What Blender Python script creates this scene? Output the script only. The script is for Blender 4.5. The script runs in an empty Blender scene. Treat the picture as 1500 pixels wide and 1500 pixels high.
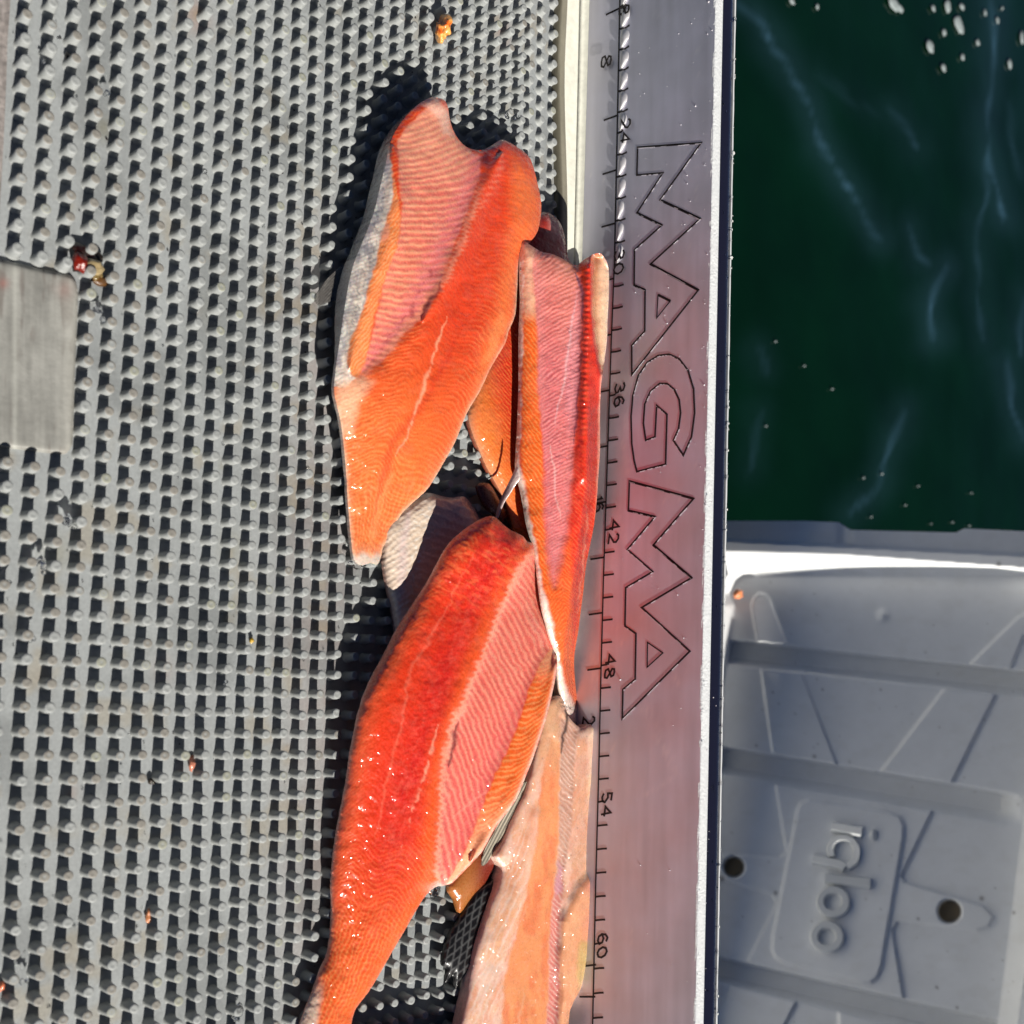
import bpy, math, random
import numpy as np
from mathutils import Vector, Matrix

random.seed(7)
rng = np.random.default_rng(7)
scene = bpy.context.scene

# ------------------------------------------------------------------ camera
# solved from the peg grid and the ruler of the photograph (centimetres, peg grid lattice = world axes)
F, CX, CY = 1534.50192, 750.0, 985.43564
PITCH, PEG_H = 0.70, 0.57
RW = np.array([[0.74318828, 0.01564449, 0.66889941],
               [0.04720876, -0.99846109, -0.02909942],
               [0.66741479, 0.05320426, -0.74278314]])      # world -> camera (right, down, forward)
C0 = np.array([-12.918409, -29.555835, 45.312])            # in peg pitches
CAM = np.array([-10.33472746, -23.64466797, 36.2499369]) * (PITCH / 0.8) + np.array([0, 0, PEG_H])
CMS = 0.01                                                  # 1 cm in scene units (metres)

cam_d = bpy.data.cameras.new('camera')
cam = bpy.data.objects.new('camera', cam_d)
scene.collection.objects.link(cam)
cam_d.sensor_width = 36.0
cam_d.lens = F / 1500 * 36.0
cam_d.shift_x = 0.0
cam_d.shift_y = (CY - 750) / 1500
cam_d.clip_start = 0.01
cam_d.clip_end = 500
r_, d_, f_ = RW
cam.matrix_world = Matrix(((r_[0], -d_[0], -f_[0], CAM[0] * CMS), (r_[1], -d_[1], -f_[1], CAM[1] * CMS),
                           (r_[2], -d_[2], -f_[2], CAM[2] * CMS), (0, 0, 0, 1)))
cam_d.dof.use_dof = True
cam_d.dof.focus_distance = 0.44
cam_d.dof.aperture_fstop = 18.0
scene.camera = cam

# ------------------------------------------------------------------ light
SUN_EL, SUN_AZ = math.radians(36), math.radians(181.5)        # azimuth clockwise from +Y
world = bpy.data.worlds.new('World')
scene.world = world
world.use_nodes = True
wn = world.node_tree.nodes
sky = wn.new('ShaderNodeTexSky')
sky.sky_type = 'NISHITA'
sky.sun_disc = False
sky.air_density = 0.28
sky.dust_density = 0.1
sky.ozone_density = 3.0
sky.altitude = 1500
sky.sun_elevation = SUN_EL
sky.sun_rotation = SUN_AZ
world.node_tree.links.new(sky.outputs[0], wn['Background'].inputs[0])
wn['Background'].inputs[1].default_value = 0.05
S = np.array([math.sin(SUN_AZ) * math.cos(SUN_EL), math.cos(SUN_AZ) * math.cos(SUN_EL), math.sin(SUN_EL)])
sl = bpy.data.lights.new('sun', 'SUN')
sl.energy = 5.0
sl.angle = math.radians(0.5)
sl.color = (1.0, 0.955, 0.88)
sun = bpy.data.objects.new('sun', sl)
sun.rotation_euler = Vector(S).to_track_quat('Z', 'Y').to_euler()
scene.collection.objects.link(sun)
scene.view_settings.view_transform = 'Standard'
scene.view_settings.look = 'None'
scene.view_settings.exposure = 0.45
scene.view_settings.gamma = 1.0
scene.view_settings.use_curve_mapping = False

# ------------------------------------------------------------------ geometry helpers (centimetres in, metres out)
def rays(px, py):
    q = np.stack([(np.asarray(px, float) - CX) / F, (np.asarray(py, float) - CY) / F, np.ones(np.shape(px))], -1)
    return q @ RW
def at_z(px, py, z):
    d = rays(px, py); s = (np.asarray(z) - CAM[2]) / d[..., 2]
    return CAM + d * s[..., None]
def at_plane(px, py, P0, n, off=0.0):
    d = rays(px, py)
    s = (np.dot(P0 - CAM, n) + np.asarray(off)) / (d @ n)
    return CAM + d * s[..., None]
def proj(W):
    Y = (np.atleast_2d(W) - CAM) @ RW.T
    return CX + F * Y[:, 0] / Y[:, 2], CY + F * Y[:, 1] / Y[:, 2]

def mesh_np(name, V, faces, col=None, smooth=True):
    """faces: list of int arrays (n,k)"""
    me = bpy.data.meshes.new(name)
    V = np.asarray(V, float) * CMS
    me.vertices.add(len(V)); me.vertices.foreach_set('co', V.astype(np.float32).ravel())
    faces = [np.asarray(f, np.int32) for f in faces if len(f)]
    li = np.concatenate([f.ravel() for f in faces])
    tot = np.concatenate([np.full(len(f), f.shape[1], np.int32) for f in faces])
    st = np.concatenate([[0], np.cumsum(tot)[:-1]]).astype(np.int32)
    me.loops.add(len(li)); me.loops.foreach_set('vertex_index', li)
    me.polygons.add(len(tot)); me.polygons.foreach_set('loop_start', st)
    try: me.polygons.foreach_set('loop_total', tot)
    except Exception: pass
    me.polygons.foreach_set('use_smooth', np.full(len(tot), smooth))
    me.update(calc_edges=True)
    if col is not None:
        a = me.color_attributes.new('tint', 'FLOAT_COLOR', 'POINT')
        c4 = np.concatenate([col, np.ones((len(col), 1))], 1) if col.shape[1] == 3 else col
        a.data.foreach_set('color', c4.astype(np.float32).ravel())
    me.validate()
    return me
def obj(name, me, mat=None, parent=None, **props):
    o = bpy.data.objects.new(name, me)
    scene.collection.objects.link(o)
    if mat is not None and len(me.materials) == 0: me.materials.append(mat)
    if parent is not None: o.parent = parent
    for k, v in props.items(): o[k] = v
    return o
def empty(name, loc=(0, 0, 0), **props):
    o = bpy.data.objects.new(name, None)
    scene.collection.objects.link(o)
    o.empty_display_size = 0.01
    for k, v in props.items(): o[k] = v
    return o

def hash2(ix, iy, seed):
    h = (ix.astype(np.int64) * 374761393 + iy.astype(np.int64) * 668265263 + seed * 974634777) & 0xffffffff
    h = ((h ^ (h >> 13)) * 1274126177) & 0xffffffff
    return ((h ^ (h >> 16)) & 0xffffff) / float(0xffffff)
def vn(x, y, seed=0):
    x = np.asarray(x, float); y = np.asarray(y, float)
    ix, iy = np.floor(x), np.floor(y); fx, fy = x - ix, y - iy
    fx, fy = fx * fx * (3 - 2 * fx), fy * fy * (3 - 2 * fy)
    a, b = hash2(ix, iy, seed), hash2(ix + 1, iy, seed); c, d = hash2(ix, iy + 1, seed), hash2(ix + 1, iy + 1, seed)
    return (a + (b - a) * fx) * (1 - fy) + (c + (d - c) * fx) * fy
def fbm(x, y, seed=0, o=4):
    s, a, t = 0, .5, 0
    for i in range(o):
        s = s + a * vn(x * 2 ** i, y * 2 ** i, seed + i * 17); t += a; a *= .5
    return s / t
def sst(a, b, x):
    t = np.clip((x - a) / (b - a), 0, 1); return t * t * (3 - 2 * t)
def catmull(P, n=4, closed=True):
    P = np.asarray(P, float); N = len(P); out = []
    idx = range(N if closed else N - 1)
    for i in idx:
        p0, p1, p2, p3 = (P[(i - 1) % N], P[i], P[(i + 1) % N], P[(i + 2) % N]) if closed else (P[max(i - 1, 0)], P[i], P[i + 1], P[min(i + 2, N - 1)])
        for k in range(n):
            t = k / n
            out.append(.5 * (2 * p1 + (p2 - p0) * t + (2 * p0 - 5 * p1 + 4 * p2 - p3) * t * t + (3 * p1 - p0 - 3 * p2 + p3) * t ** 3))
    if not closed: out.append(P[-1])
    return np.array(out)
def dline(X, Y, P, closed=False):
    """distance to polyline, arc length there, side sign (+ right of travel in picture), nearest point"""
    P = np.asarray(P, float)
    if closed: P = np.vstack([P, P[:1]])
    seg = np.hypot(*(P[1:] - P[:-1]).T); acc = np.concatenate([[0], np.cumsum(seg)])
    best = np.full(X.shape, 1e9); s = np.zeros(X.shape); sg = np.ones(X.shape); nx = np.zeros(X.shape); ny = np.zeros(X.shape)
    for i in range(len(P) - 1):
        ax, ay = P[i]; bx, by = P[i + 1] - P[i]; L2 = bx * bx + by * by + 1e-9
        t = np.clip(((X - ax) * bx + (Y - ay) * by) / L2, 0, 1)
        qx, qy = ax + t * bx, ay + t * by
        d = np.hypot(X - qx, Y - qy); m = d < best
        best = np.where(m, d, best); s = np.where(m, acc[i] + t * seg[i], s)
        sg = np.where(m, np.sign((X - ax) * by - (Y - ay) * bx), sg); nx = np.where(m, qx, nx); ny = np.where(m, qy, ny)
    return best, s, sg, nx, ny
def inside(X, Y, P):
    P = np.asarray(P, float); r = np.zeros(X.shape, bool)
    for i in range(len(P)):
        x1, y1 = P[i - 1]; x2, y2 = P[i]
        if y1 == y2: continue
        r ^= ((y1 > Y) != (y2 > Y)) & (X < (x2 - x1) * (Y - y1) / (y2 - y1) + x1)
    return r
def sdf(X, Y, P):
    d = dline(X, Y, P, True); ins = inside(X, Y, P)
    return np.where(ins, d[0], -d[0]), d[3], d[4]
def lin(c):
    c = np.asarray(c, float) / 255
    return np.where(c < .04045, c / 12.92, ((c + .055) / 1.055) ** 2.4)
ALB = 1.16
def alb(*c):
    return np.clip(lin(c) / ALB, 0, .93)
def mixc(A, B, t):
    return A + (B - A) * np.clip(t, 0, 1)[..., None]

def stroke0(X, Y, P, w):
    d = dline(X, Y, P); return np.exp(-(d[0] / w) ** 2)
def px_grid(poly, step):
    x0, y0 = poly.min(0) - step; x1, y1 = poly.max(0) + step
    xs, ys = np.arange(x0, x1, step), np.arange(y0, y1, step)
    X, Y = np.meshgrid(xs, ys)
    d, nx, ny = sdf(X, Y, poly)
    keep = d > -0.95 * step
    snap = keep & (d < 0.3 * step)
    X = np.where(snap, nx, X); Y = np.where(snap, ny, Y); d = np.where(snap, 0, d)
    q = keep[:-1, :-1] & keep[1:, :-1] & keep[1:, 1:] & keep[:-1, 1:]
    idx = -np.ones(X.shape, int)
    used = np.zeros(X.shape, bool)
    used[:-1, :-1] |= q; used[1:, :-1] |= q; used[1:, 1:] |= q; used[:-1, 1:] |= q
    idx[used] = np.arange(used.sum())
    jj, ii = np.nonzero(q)
    fq = np.stack([idx[jj, ii], idx[jj + 1, ii], idx[jj + 1, ii + 1], idx[jj, ii + 1]], 1)
    return X[used], Y[used], np.maximum(d[used], 0), fq
def border(fq):
    e = np.concatenate([fq[:, [0, 1]], fq[:, [1, 2]], fq[:, [2, 3]], fq[:, [3, 0]]])
    k = np.sort(e, 1); key = k[:, 0] * (k.max() + 1) + k[:, 1]
    _, inv, cnt = np.unique(key, return_inverse=True, return_counts=True)
    return e[cnt[inv.ravel()] == 1]
def slab(name, poly, zfun, paint, rim=.12, step=1.6, mat=None, parent=None, sm=3, drop=None, **props):
    """a lying slab: outline given in the photograph, heights in cm; top sheet, skirt and underside"""
    poly = catmull(poly, sm) if sm > 1 else np.asarray(poly, float)
    X, Y, d, fq = px_grid(poly, step)
    z, base = zfun(X, Y, d)
    T = at_z(X, Y, z)
    B = T.copy(); B[:, 2] = base - rim
    B[:, 2] = np.minimum(B[:, 2], T[:, 2] - rim * .8)
    c = paint(X, Y, d)
    n = len(T); e = border(fq)
    ub, inv = np.unique(e, return_inverse=True); e2 = inv.reshape(e.shape); nb = len(ub)   # skirt keeps its own vertices, so the rim stays crisp
    sk = np.stack([e2[:, 1], e2[:, 0], e2[:, 0] + nb, e2[:, 1] + nb], 1) + 2 * n
    cb = c * .95
    if drop is not None: cb = np.broadcast_to(np.asarray(drop, float), c.shape) * (0.8 + .4 * fbm(X / 6, Y / 6, 5)[:, None])
    me = mesh_np(name, np.vstack([T, B, T[ub], B[ub]]), [fq, fq[:, ::-1] + n, sk], np.vstack([c, cb, .5 * (c[ub] + cb[ub]), cb[ub]]))
    return obj(name, me, mat, parent, **props)

# ------------------------------------------------------------------ materials
def material(name, color=(.5, .5, .5), rough=.5, metal=0.0, attr=None, noise=0.0, nscale=200.0, bump=0.0, bscale=400.0, coat=0.0,
             coat_rough=.1, sss=0.0, sssr=(1, .3, .15), sscale=.002, spec=.5, rough_var=0.0, detail=4.0, transmission=0.0, alpha=None, ior=1.45, glaze=0.0, gscale=300):
    m = bpy.data.materials.new(name); m.use_nodes = True
    nt = m.node_tree; N = nt.nodes; L = nt.links
    b = N['Principled BSDF']
    b.inputs['Base Color'].default_value = (*color, 1)
    b.inputs['Roughness'].default_value = rough
    b.inputs['Metallic'].default_value = metal
    b.inputs['Specular IOR Level'].default_value = spec
    b.inputs['IOR'].default_value = ior
    b.inputs['Coat Weight'].default_value = coat
    b.inputs['Coat Roughness'].default_value = coat_rough
    b.inputs['Transmission Weight'].default_value = transmission
    if alpha is not None: b.inputs['Alpha'].default_value = alpha
    if sss:
        b.inputs['Subsurface Weight'].default_value = sss
        b.inputs['Subsurface Radius'].default_value = sssr
        b.inputs['Subsurface Scale'].default_value = sscale
    tc = N.new('ShaderNodeTexCoord')
    src = None
    if attr:
        a = N.new('ShaderNodeVertexColor'); a.layer_name = attr; src = a.outputs[0]
    n1 = N.new('ShaderNodeTexNoise'); n1.inputs['Scale'].default_value = nscale; n1.inputs['Detail'].default_value = detail
    L.new(tc.outputs['Object'], n1.inputs['Vector'])
    if noise:
        mr = N.new('ShaderNodeMapRange'); mr.inputs[3].default_value = 1 - noise; mr.inputs[4].default_value = 1 + noise
        mr.inputs[1].default_value = .25; mr.inputs[2].default_value = .75
        L.new(n1.outputs[0], mr.inputs[0])
        mx = N.new('ShaderNodeMix'); mx.data_type = 'RGBA'; mx.blend_type = 'MULTIPLY'; mx.inputs[0].default_value = 1
        if src is None: mx.inputs[6].default_value = (*color, 1)
        else: L.new(src, mx.inputs[6])
        L.new(mr.outputs[0], mx.inputs[7]); src = mx.outputs[2]
    if src is not None: L.new(src, b.inputs['Base Color'])
    if rough_var:
        m2 = N.new('ShaderNodeMapRange'); m2.inputs[1].default_value = .3; m2.inputs[2].default_value = .7
        m2.inputs[3].default_value = max(rough - rough_var, .02); m2.inputs[4].default_value = rough + rough_var
        L.new(n1.outputs[0], m2.inputs[0]); L.new(m2.outputs[0], b.inputs['Roughness'])
    if bump:
        n2 = N.new('ShaderNodeTexNoise'); n2.inputs['Scale'].default_value = bscale; n2.inputs['Detail'].default_value = 5
        L.new(tc.outputs['Object'], n2.inputs['Vector'])
        bp = N.new('ShaderNodeBump'); bp.inputs['Strength'].default_value = bump; bp.inputs['Distance'].default_value = .0006
        L.new(n2.outputs[0], bp.inputs['Height']); L.new(bp.outputs[0], b.inputs['Normal'])
        L.new(bp.outputs[0], b.inputs['Coat Normal'])
    if glaze:                                                # uneven wet film over the surface
        n3 = N.new('ShaderNodeTexNoise'); n3.inputs['Scale'].default_value = gscale; n3.inputs['Detail'].default_value = 3; n3.inputs['Roughness'].default_value = .45
        L.new(tc.outputs['Object'], n3.inputs['Vector'])
        b3 = N.new('ShaderNodeBump'); b3.inputs['Strength'].default_value = glaze; b3.inputs['Distance'].default_value = .0022
        L.new(n3.outputs[0], b3.inputs['Height']); L.new(b3.outputs[0], b.inputs['Coat Normal'])
    return m
M = {}
M['rubber'] = material('tray_rubber', attr='tint', rough=.55, noise=.10, nscale=900, bump=.25, bscale=2600, rough_var=.12)
M['pad'] = material('pad_rubber', (.30, .29, .27), rough=.42, noise=.22, nscale=90, bump=.1, bscale=1200, rough_var=.1)
M['metal'] = material('brushed_metal', (.52, .50, .56), attr='tint', rough=.54, metal=.62, noise=.10, nscale=45, bump=.03, bscale=900, rough_var=.10)
M['edge'] = material('edge_metal', (.74, .75, .75), rough=.5, metal=.0, noise=.06, nscale=500, bump=.6, bscale=1100)
M['navy'] = material('dark_gloss', (.012, .013, .028), rough=.12, metal=0, bump=.15, bscale=500, rough_var=.05)
M['groove'] = material('engraving_black', (.018, .012, .014), rough=.6)
M['glint'] = material('pale_glint', (.64, .62, .63), rough=.45, metal=.0)  # plain pale colour for the drawn glints, glare cells and beads
M['lid'] = material('lid_plastic', (.72, .735, .73), rough=.42, noise=.03, nscale=40, bump=.03, bscale=500)
M['hole'] = material('hole_plastic', (.10, .085, .06), rough=.7)
M['flesh'] = material('wet_flesh', attr='tint', rough=.30, noise=.08, nscale=1200, bump=.15, bscale=1000, glaze=.62, gscale=300, coat=.8, coat_rough=.13, sss=.28, sscale=.003, rough_var=.12)
M['skin'] = material('fish_skin', attr='tint', rough=.3, noise=.1, nscale=1500, bump=.3, bscale=1400, coat=.5, coat_rough=.1, rough_var=.1)
M['fin'] = material('fin_membrane', attr='tint', rough=.3, coat=.4, alpha=.6, bump=.3, bscale=1500)
M['drop'] = material('clear_water', (1, 1, 1), rough=.02, transmission=1.0, ior=1.33)
M['foam'] = material('foam', (.26, .30, .30), rough=.8, noise=.2, nscale=200)
M['scrap'] = material('scrap_flesh', attr='tint', rough=.3, noise=.2, nscale=900, bump=.6, bscale=900, coat=.5)

# ------------------------------------------------------------------ generic solids
def ribbon(P, n, w, h, closed=False, base=0.0):
    """prism of width w, height h along 3-D polyline P lying on a plane with normal n (cm)"""
    P = np.asarray(P, float); N = len(P); n = np.asarray(n, float)
    w = np.broadcast_to(np.asarray(w, float), (N,))
    L, Rr = [], []
    for i in range(N):
        a = P[(i - 1) % N] if (closed or i > 0) else None; b = P[(i + 1) % N] if (closed or i < N - 1) else None
        t1 = (P[i] - a) if a is not None else (b - P[i]); t2 = (b - P[i]) if b is not None else (P[i] - a)
        t1 = t1 / (np.linalg.norm(t1) + 1e-9); t2 = t2 / (np.linalg.norm(t2) + 1e-9)
        t = t1 + t2; t /= np.linalg.norm(t) + 1e-9
        s = np.cross(n, t); k = 1 / max(.45, np.dot(t, t1))
        L.append(P[i] + s * w[i] / 2 * k); Rr.append(P[i] - s * w[i] / 2 * k)
    L, Rr = np.array(L), np.array(Rr)
    V = np.vstack([L + n * base, Rr + n * base, Rr + n * (base + h), L + n * (base + h)])
    f = []
    for i in range(N if closed else N - 1):
        j = (i + 1) % N
        for a in range(4):
            b = (a + 1) % 4
            f.append([a * N + i, b * N + i, b * N + j, a * N + j])
    if not closed: f += [[0, 3 * N, 2 * N, N], [N - 1, 2 * N - 1, 3 * N - 1, 4 * N - 1]]
    return V, np.array(f)
class Bag:
    def __init__(s): s.V, s.Q, s.T, s.n = [], [], [], 0
    def add(s, V, Q=None, T=None):
        s.V.append(np.asarray(V, float))
        if Q is not None and len(Q): s.Q.append(np.asarray(Q, int) + s.n)
        if T is not None and len(T): s.T.append(np.asarray(T, int) + s.n)
        s.n += len(V)
    def mesh(s, name, col=None, smooth=False):
        f = []
        if s.Q: f.append(np.vstack(s.Q))
        if s.T: f.append(np.vstack(s.T))
        V = np.vstack(s.V)
        if col is not None: col = np.broadcast_to(np.asarray(col, float), (len(V), 3))
        return mesh_np(name, V, f, col, smooth)
def prof_extrude(prof, y0, y1, skew, ny=60, wob=None):
    """profile [(x,z)] extruded along world y, x shifted by skew*y"""
    prof = np.asarray(prof, float); ys = np.linspace(y0, y1, ny); m = len(prof)
    V = []
    for y in ys:
        P = np.zeros((m, 3)); P[:, 0] = prof[:, 0] + skew * y; P[:, 1] = y; P[:, 2] = prof[:, 1]
        if wob is not None: P = wob(P, y)
        V.append(P)
    V = np.vstack(V)
    f = [[j * m + i, j * m + i + 1, (j + 1) * m + i + 1, (j + 1) * m + i] for j in range(ny - 1) for i in range(m - 1)]
    return V, np.array(f)
def blob(c, r, seed=0, amp=.25, seg=14, rings=9, flat=.6):
    u = np.linspace(0, 2 * np.pi, seg, endpoint=False); v = np.linspace(0, np.pi, rings)
    V, Q, T = [], [], []
    V.append([0, 0, 1.0])
    for a in v[1:-1]:
        for b in u: V.append([math.sin(a) * math.cos(b), math.sin(a) * math.sin(b), math.cos(a)])
    V.append([0, 0, -1.0]); V = np.array(V)
    k = 1 + amp * (2 * fbm(V[:, 0] * 1.7 + 9 + seed, V[:, 1] * 1.7 + V[:, 2] * 1.3 + 5, seed) - 1)
    r = np.broadcast_to(np.asarray(r, float), (3,))
    V = V * k[:, None] * r * np.array([1, 1, flat]) + np.asarray(c)
    nr = rings - 2
    for j in range(nr - 1):
        for i in range(seg): Q.append([1 + j * seg + i, 1 + (j + 1) * seg + i, 1 + (j + 1) * seg + (i + 1) % seg, 1 + j * seg + (i + 1) % seg])
    for i in range(seg):
        T.append([0, 1 + i, 1 + (i + 1) % seg]); T.append([len(V) - 1, 1 + (nr - 1) * seg + (i + 1) % seg, 1 + (nr - 1) * seg + i])
    return V, Q, T
# ================================================================== water
WZ = -78.0
def build_water():
    n = 210
    xs = np.linspace(20, 330, n); ys = np.linspace(-120, 230, n)
    X, Y = np.meshgrid(xs, ys)
    V = np.stack([X, Y, np.zeros_like(X) + WZ], -1).reshape(-1, 3)
    px, py = proj(V)
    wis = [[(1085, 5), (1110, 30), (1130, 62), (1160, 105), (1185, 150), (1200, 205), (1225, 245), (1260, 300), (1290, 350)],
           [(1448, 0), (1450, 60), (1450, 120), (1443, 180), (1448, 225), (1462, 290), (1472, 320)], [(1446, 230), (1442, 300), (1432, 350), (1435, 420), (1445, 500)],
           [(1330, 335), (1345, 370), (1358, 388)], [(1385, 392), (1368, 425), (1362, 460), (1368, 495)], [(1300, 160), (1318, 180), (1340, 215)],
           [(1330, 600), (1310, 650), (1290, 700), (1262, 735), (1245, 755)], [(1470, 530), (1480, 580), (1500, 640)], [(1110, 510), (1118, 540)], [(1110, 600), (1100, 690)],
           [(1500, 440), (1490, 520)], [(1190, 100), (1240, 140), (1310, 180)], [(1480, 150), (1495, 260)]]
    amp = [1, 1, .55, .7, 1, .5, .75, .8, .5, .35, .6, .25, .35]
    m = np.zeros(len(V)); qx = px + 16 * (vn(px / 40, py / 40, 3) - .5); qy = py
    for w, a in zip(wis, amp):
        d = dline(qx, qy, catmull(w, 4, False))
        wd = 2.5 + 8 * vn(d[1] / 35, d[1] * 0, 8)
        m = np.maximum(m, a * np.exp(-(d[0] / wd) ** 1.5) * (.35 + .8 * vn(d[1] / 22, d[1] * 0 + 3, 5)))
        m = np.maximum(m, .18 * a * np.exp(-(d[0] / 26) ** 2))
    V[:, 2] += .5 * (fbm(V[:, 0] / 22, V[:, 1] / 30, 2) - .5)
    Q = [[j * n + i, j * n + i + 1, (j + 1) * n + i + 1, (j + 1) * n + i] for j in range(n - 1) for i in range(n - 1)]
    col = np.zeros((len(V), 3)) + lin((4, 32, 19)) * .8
    col = mixc(col, lin((60, 92, 112)) * np.ones(3), m * .62)  # sky reflected on the ripples, painted in as pale streaks
    # the sheet goes on to the horizon
    B = 40000.0
    o = np.array([[-B, -B, WZ], [B, -B, WZ], [B, B, WZ], [-B, B, WZ]]); c = np.array([[xs[0], ys[0], WZ], [xs[-1], ys[0], WZ], [xs[-1], ys[-1], WZ], [xs[0], ys[-1], WZ]])
    N0 = len(V); V = np.vstack([V, o, c])
    R = [[N0 + i, N0 + (i + 1) % 4, N0 + 4 + (i + 1) % 4, N0 + 4 + i] for i in range(4)]
    col = np.vstack([col, np.zeros((8, 3)) + lin((4, 32, 19)) * .8])
    mw = material('sea_water', attr='tint', rough=.06, noise=.25, nscale=5, bump=.25, bscale=9, ior=1.33, spec=.35)
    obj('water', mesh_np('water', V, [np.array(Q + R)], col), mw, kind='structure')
    fl = [(1309, 5, 13, 9), (1318, 12, 8, 5), (1367, 12, 5, 5), (1388, 9, 7, 9), (1409, 10, 5, 5), (1405, 36, 12, 11), (1363, 68, 8, 9), (1383, 47, 4, 5), (1410, 84, 4, 4),
          (1382, 99, 5, 6), (1432, 62, 4, 5), (1461, 30, 3, 5), (1443, 18, 3, 5), (1468, 12, 2, 3), (1479, 94, 5, 7), (1497, 56, 5, 10), (1197, 10, 3, 4), (1160, 2, 6, 4), (1265, 700, 4, 5),
          (1292, 694, 4, 5), (1345, 712, 3, 3), (1423, 722, 3, 3), (1276, 757, 2.5, 4), (1364, 767, 2.5, 3), (1178, 536, 3, 3), (1219, 570, 3.5, 3), (1122, 624, 3, 4), (1136, 500, 3, 4), (1326, 740, 3, 3), (1395, 765, 4, 3), (1420, 770, 3, 3)]
    bag = Bag()
    for i, (x, y, a, b) in enumerate(fl):
        c = at_z(x, y, WZ + .45); k = .8 if y < 120 else .34
        sc = np.linalg.norm(c - CAM) / F
        V, Q, T = blob(c, (a * sc * 1.25 * k, b * sc * k, .28), i, .5, 16, 7, 1)
        bag.add(V, Q, T)
    obj('foam', bag.mesh('foam', smooth=True), M['foam'], kind='stuff', label='small flecks of white foam floating on the dark green water')
build_water()

# ================================================================== fillet table
SK = 0.022 * 1.0
XE = at_z(818, 100, 0)[0]                                   # end of the pegged mat
table = empty('fillet_table', category='fillet table', label='grey pegged fish cleaning table with a metal ruler rail along its far side')
def build_tray():
    col = lin((171, 175, 177)) / 1.34
    # floor sheet and its raised lip, ledge up to the wall
    x0, x1, y0, y1 = -3.6, XE, -52.0, 22.0
    n, m = 170, 420
    # floor with rounded notch is simply under the pad: full sheet, thickness 0.5
    xs = np.linspace(x0, x1, n); ys = np.linspace(y0, y1, m)
    X, Y = np.meshgrid(xs, ys); X = X + 0
    edge = x1 - .30 * np.exp(-((Y - 8.5) / 4.5) ** 2) + .12 * (fbm(Y / 5, Y * 0, 4) - .5) + .28 * np.exp(-((Y - 14) / 4) ** 2) * 0
    X = x0 + (X - x0) / (x1 - x0) * (edge - x0)
    Z = .05 * (fbm(X / 1.3, Y / 1.3, 1) - .5)
    V = np.stack([X, Y, Z], -1).reshape(-1, 3)
    Q = [[j * n + i, j * n + i + 1, (j + 1) * n + i + 1, (j + 1) * n + i] for j in range(m - 1) for i in range(n - 1)]
    f1 = fbm(V[:, 0] / 3, V[:, 1] / 4, 11); f2 = fbm(V[:, 0] / .5, V[:, 1] / .5, 12)
    c = col * (0.90 + .16 * f1 + .10 * f2)[:, None] * np.array([1, 1, .985])
    px, py = proj(V)
    mr = random.Random(9)
    for k in range(60):
        sx, sy, r = mr.uniform(0, 24), mr.uniform(-40, 14), mr.uniform(.12, .5)
        c = mixc(c, lin(mr.choice([(120, 96, 70), (96, 92, 84), (150, 110, 90), (130, 124, 96)])) * np.ones(3), mr.uniform(.15, .55) * np.exp(-(((V[:, 0] - sx) / r) ** 2 + ((V[:, 1] - sy) / r / 1.3) ** 2)) * (.4 + 1.0 * f2))
    wet = sst(.5, .68, fbm(V[:, 0] / 2.3 + 9, V[:, 1] / 3, 25)) * .28
    c = c * (1 - wet)[:, None]
    near = np.exp(-((px - 470) / 60) ** 2) * sst(200, 500, py) * .35 * fbm(px / 20, py / 20, 27)
    c = mixc(c, lin((170, 120, 100)) * .7 * np.ones(3), near)
    st = sst(.62, .75, fbm(V[:, 0] / 1.2 + 30, V[:, 1] / 1.2, 21)) * .35
    c = mixc(c, lin((150, 135, 105)) * np.ones(3), st)
    obj('tray_floor', mesh_np('tray_floor', V, [np.array(Q)], c), M['rubber'], table)
build_tray()

def peg_mesh(seed, hk=1.0, seg=14):
    """one tapered rubber peg, foot at the origin; worn top"""
    r = random.Random(seed)
    rt = PITCH * .222 * r.uniform(.95, 1.06); rb = PITCH * .275
    H = PEG_H * hk
    prof = [(rb * 1.22, -.03), (rb * 1.04, .03), (rb * .93, H * .2), (rt * 1.08, H * .5), (rt * 1.02, H * .9), (rt * .985, H * .975), (rt * .91, H * 1.0), (rt * .45, H * (1 - .03 * r.random())), ]
    V = []
    tx, ty = r.uniform(-.02, .02), r.uniform(-.02, .02)
    for q, (a, z) in enumerate(prof):
        for i in range(seg):
            t = 2 * math.pi * i / seg
            V.append([a * math.cos(t) + tx * z / H, a * math.sin(t) + ty * z / H, z])
    V.append([tx, ty, H * r.uniform(.95, 1.0)])
    Q = [[j * seg + i, j * seg + (i + 1) % seg, (j + 1) * seg + (i + 1) % seg, (j + 1) * seg + i] for j in range(len(prof) - 1) for i in range(seg)]
    T = [[(len(prof) - 1) * seg + i, (len(prof) - 1) * seg + (i + 1) % seg, len(V) - 1] for i in range(seg)]
    V = np.array(V)
    base = lin((175, 178, 176)) / 1.31
    c = np.tile(base, (len(V), 1)) * (.96 + .08 * np.array([r.random() for _ in V]))[:, None]
    top = V[:, 2] > H * .985
    kind = r.random()
    tc = base * .96
    if kind < .16: tc = lin((150, 146, 138)) / 1.22
    elif kind < .18: tc = lin((160, 125, 95)) / 1.22
    elif kind < .4: tc = lin((166, 167, 152)) / 1.22
    c[top] = tc * (1 + .12 * (np.array([r.random() for _ in range(top.sum())]) - .5))[:, None]
    return V, Q, T, c
def in_poly(x, y, P): return bool(inside(np.array([float(x)]), np.array([float(y)]), P)[0])
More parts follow.
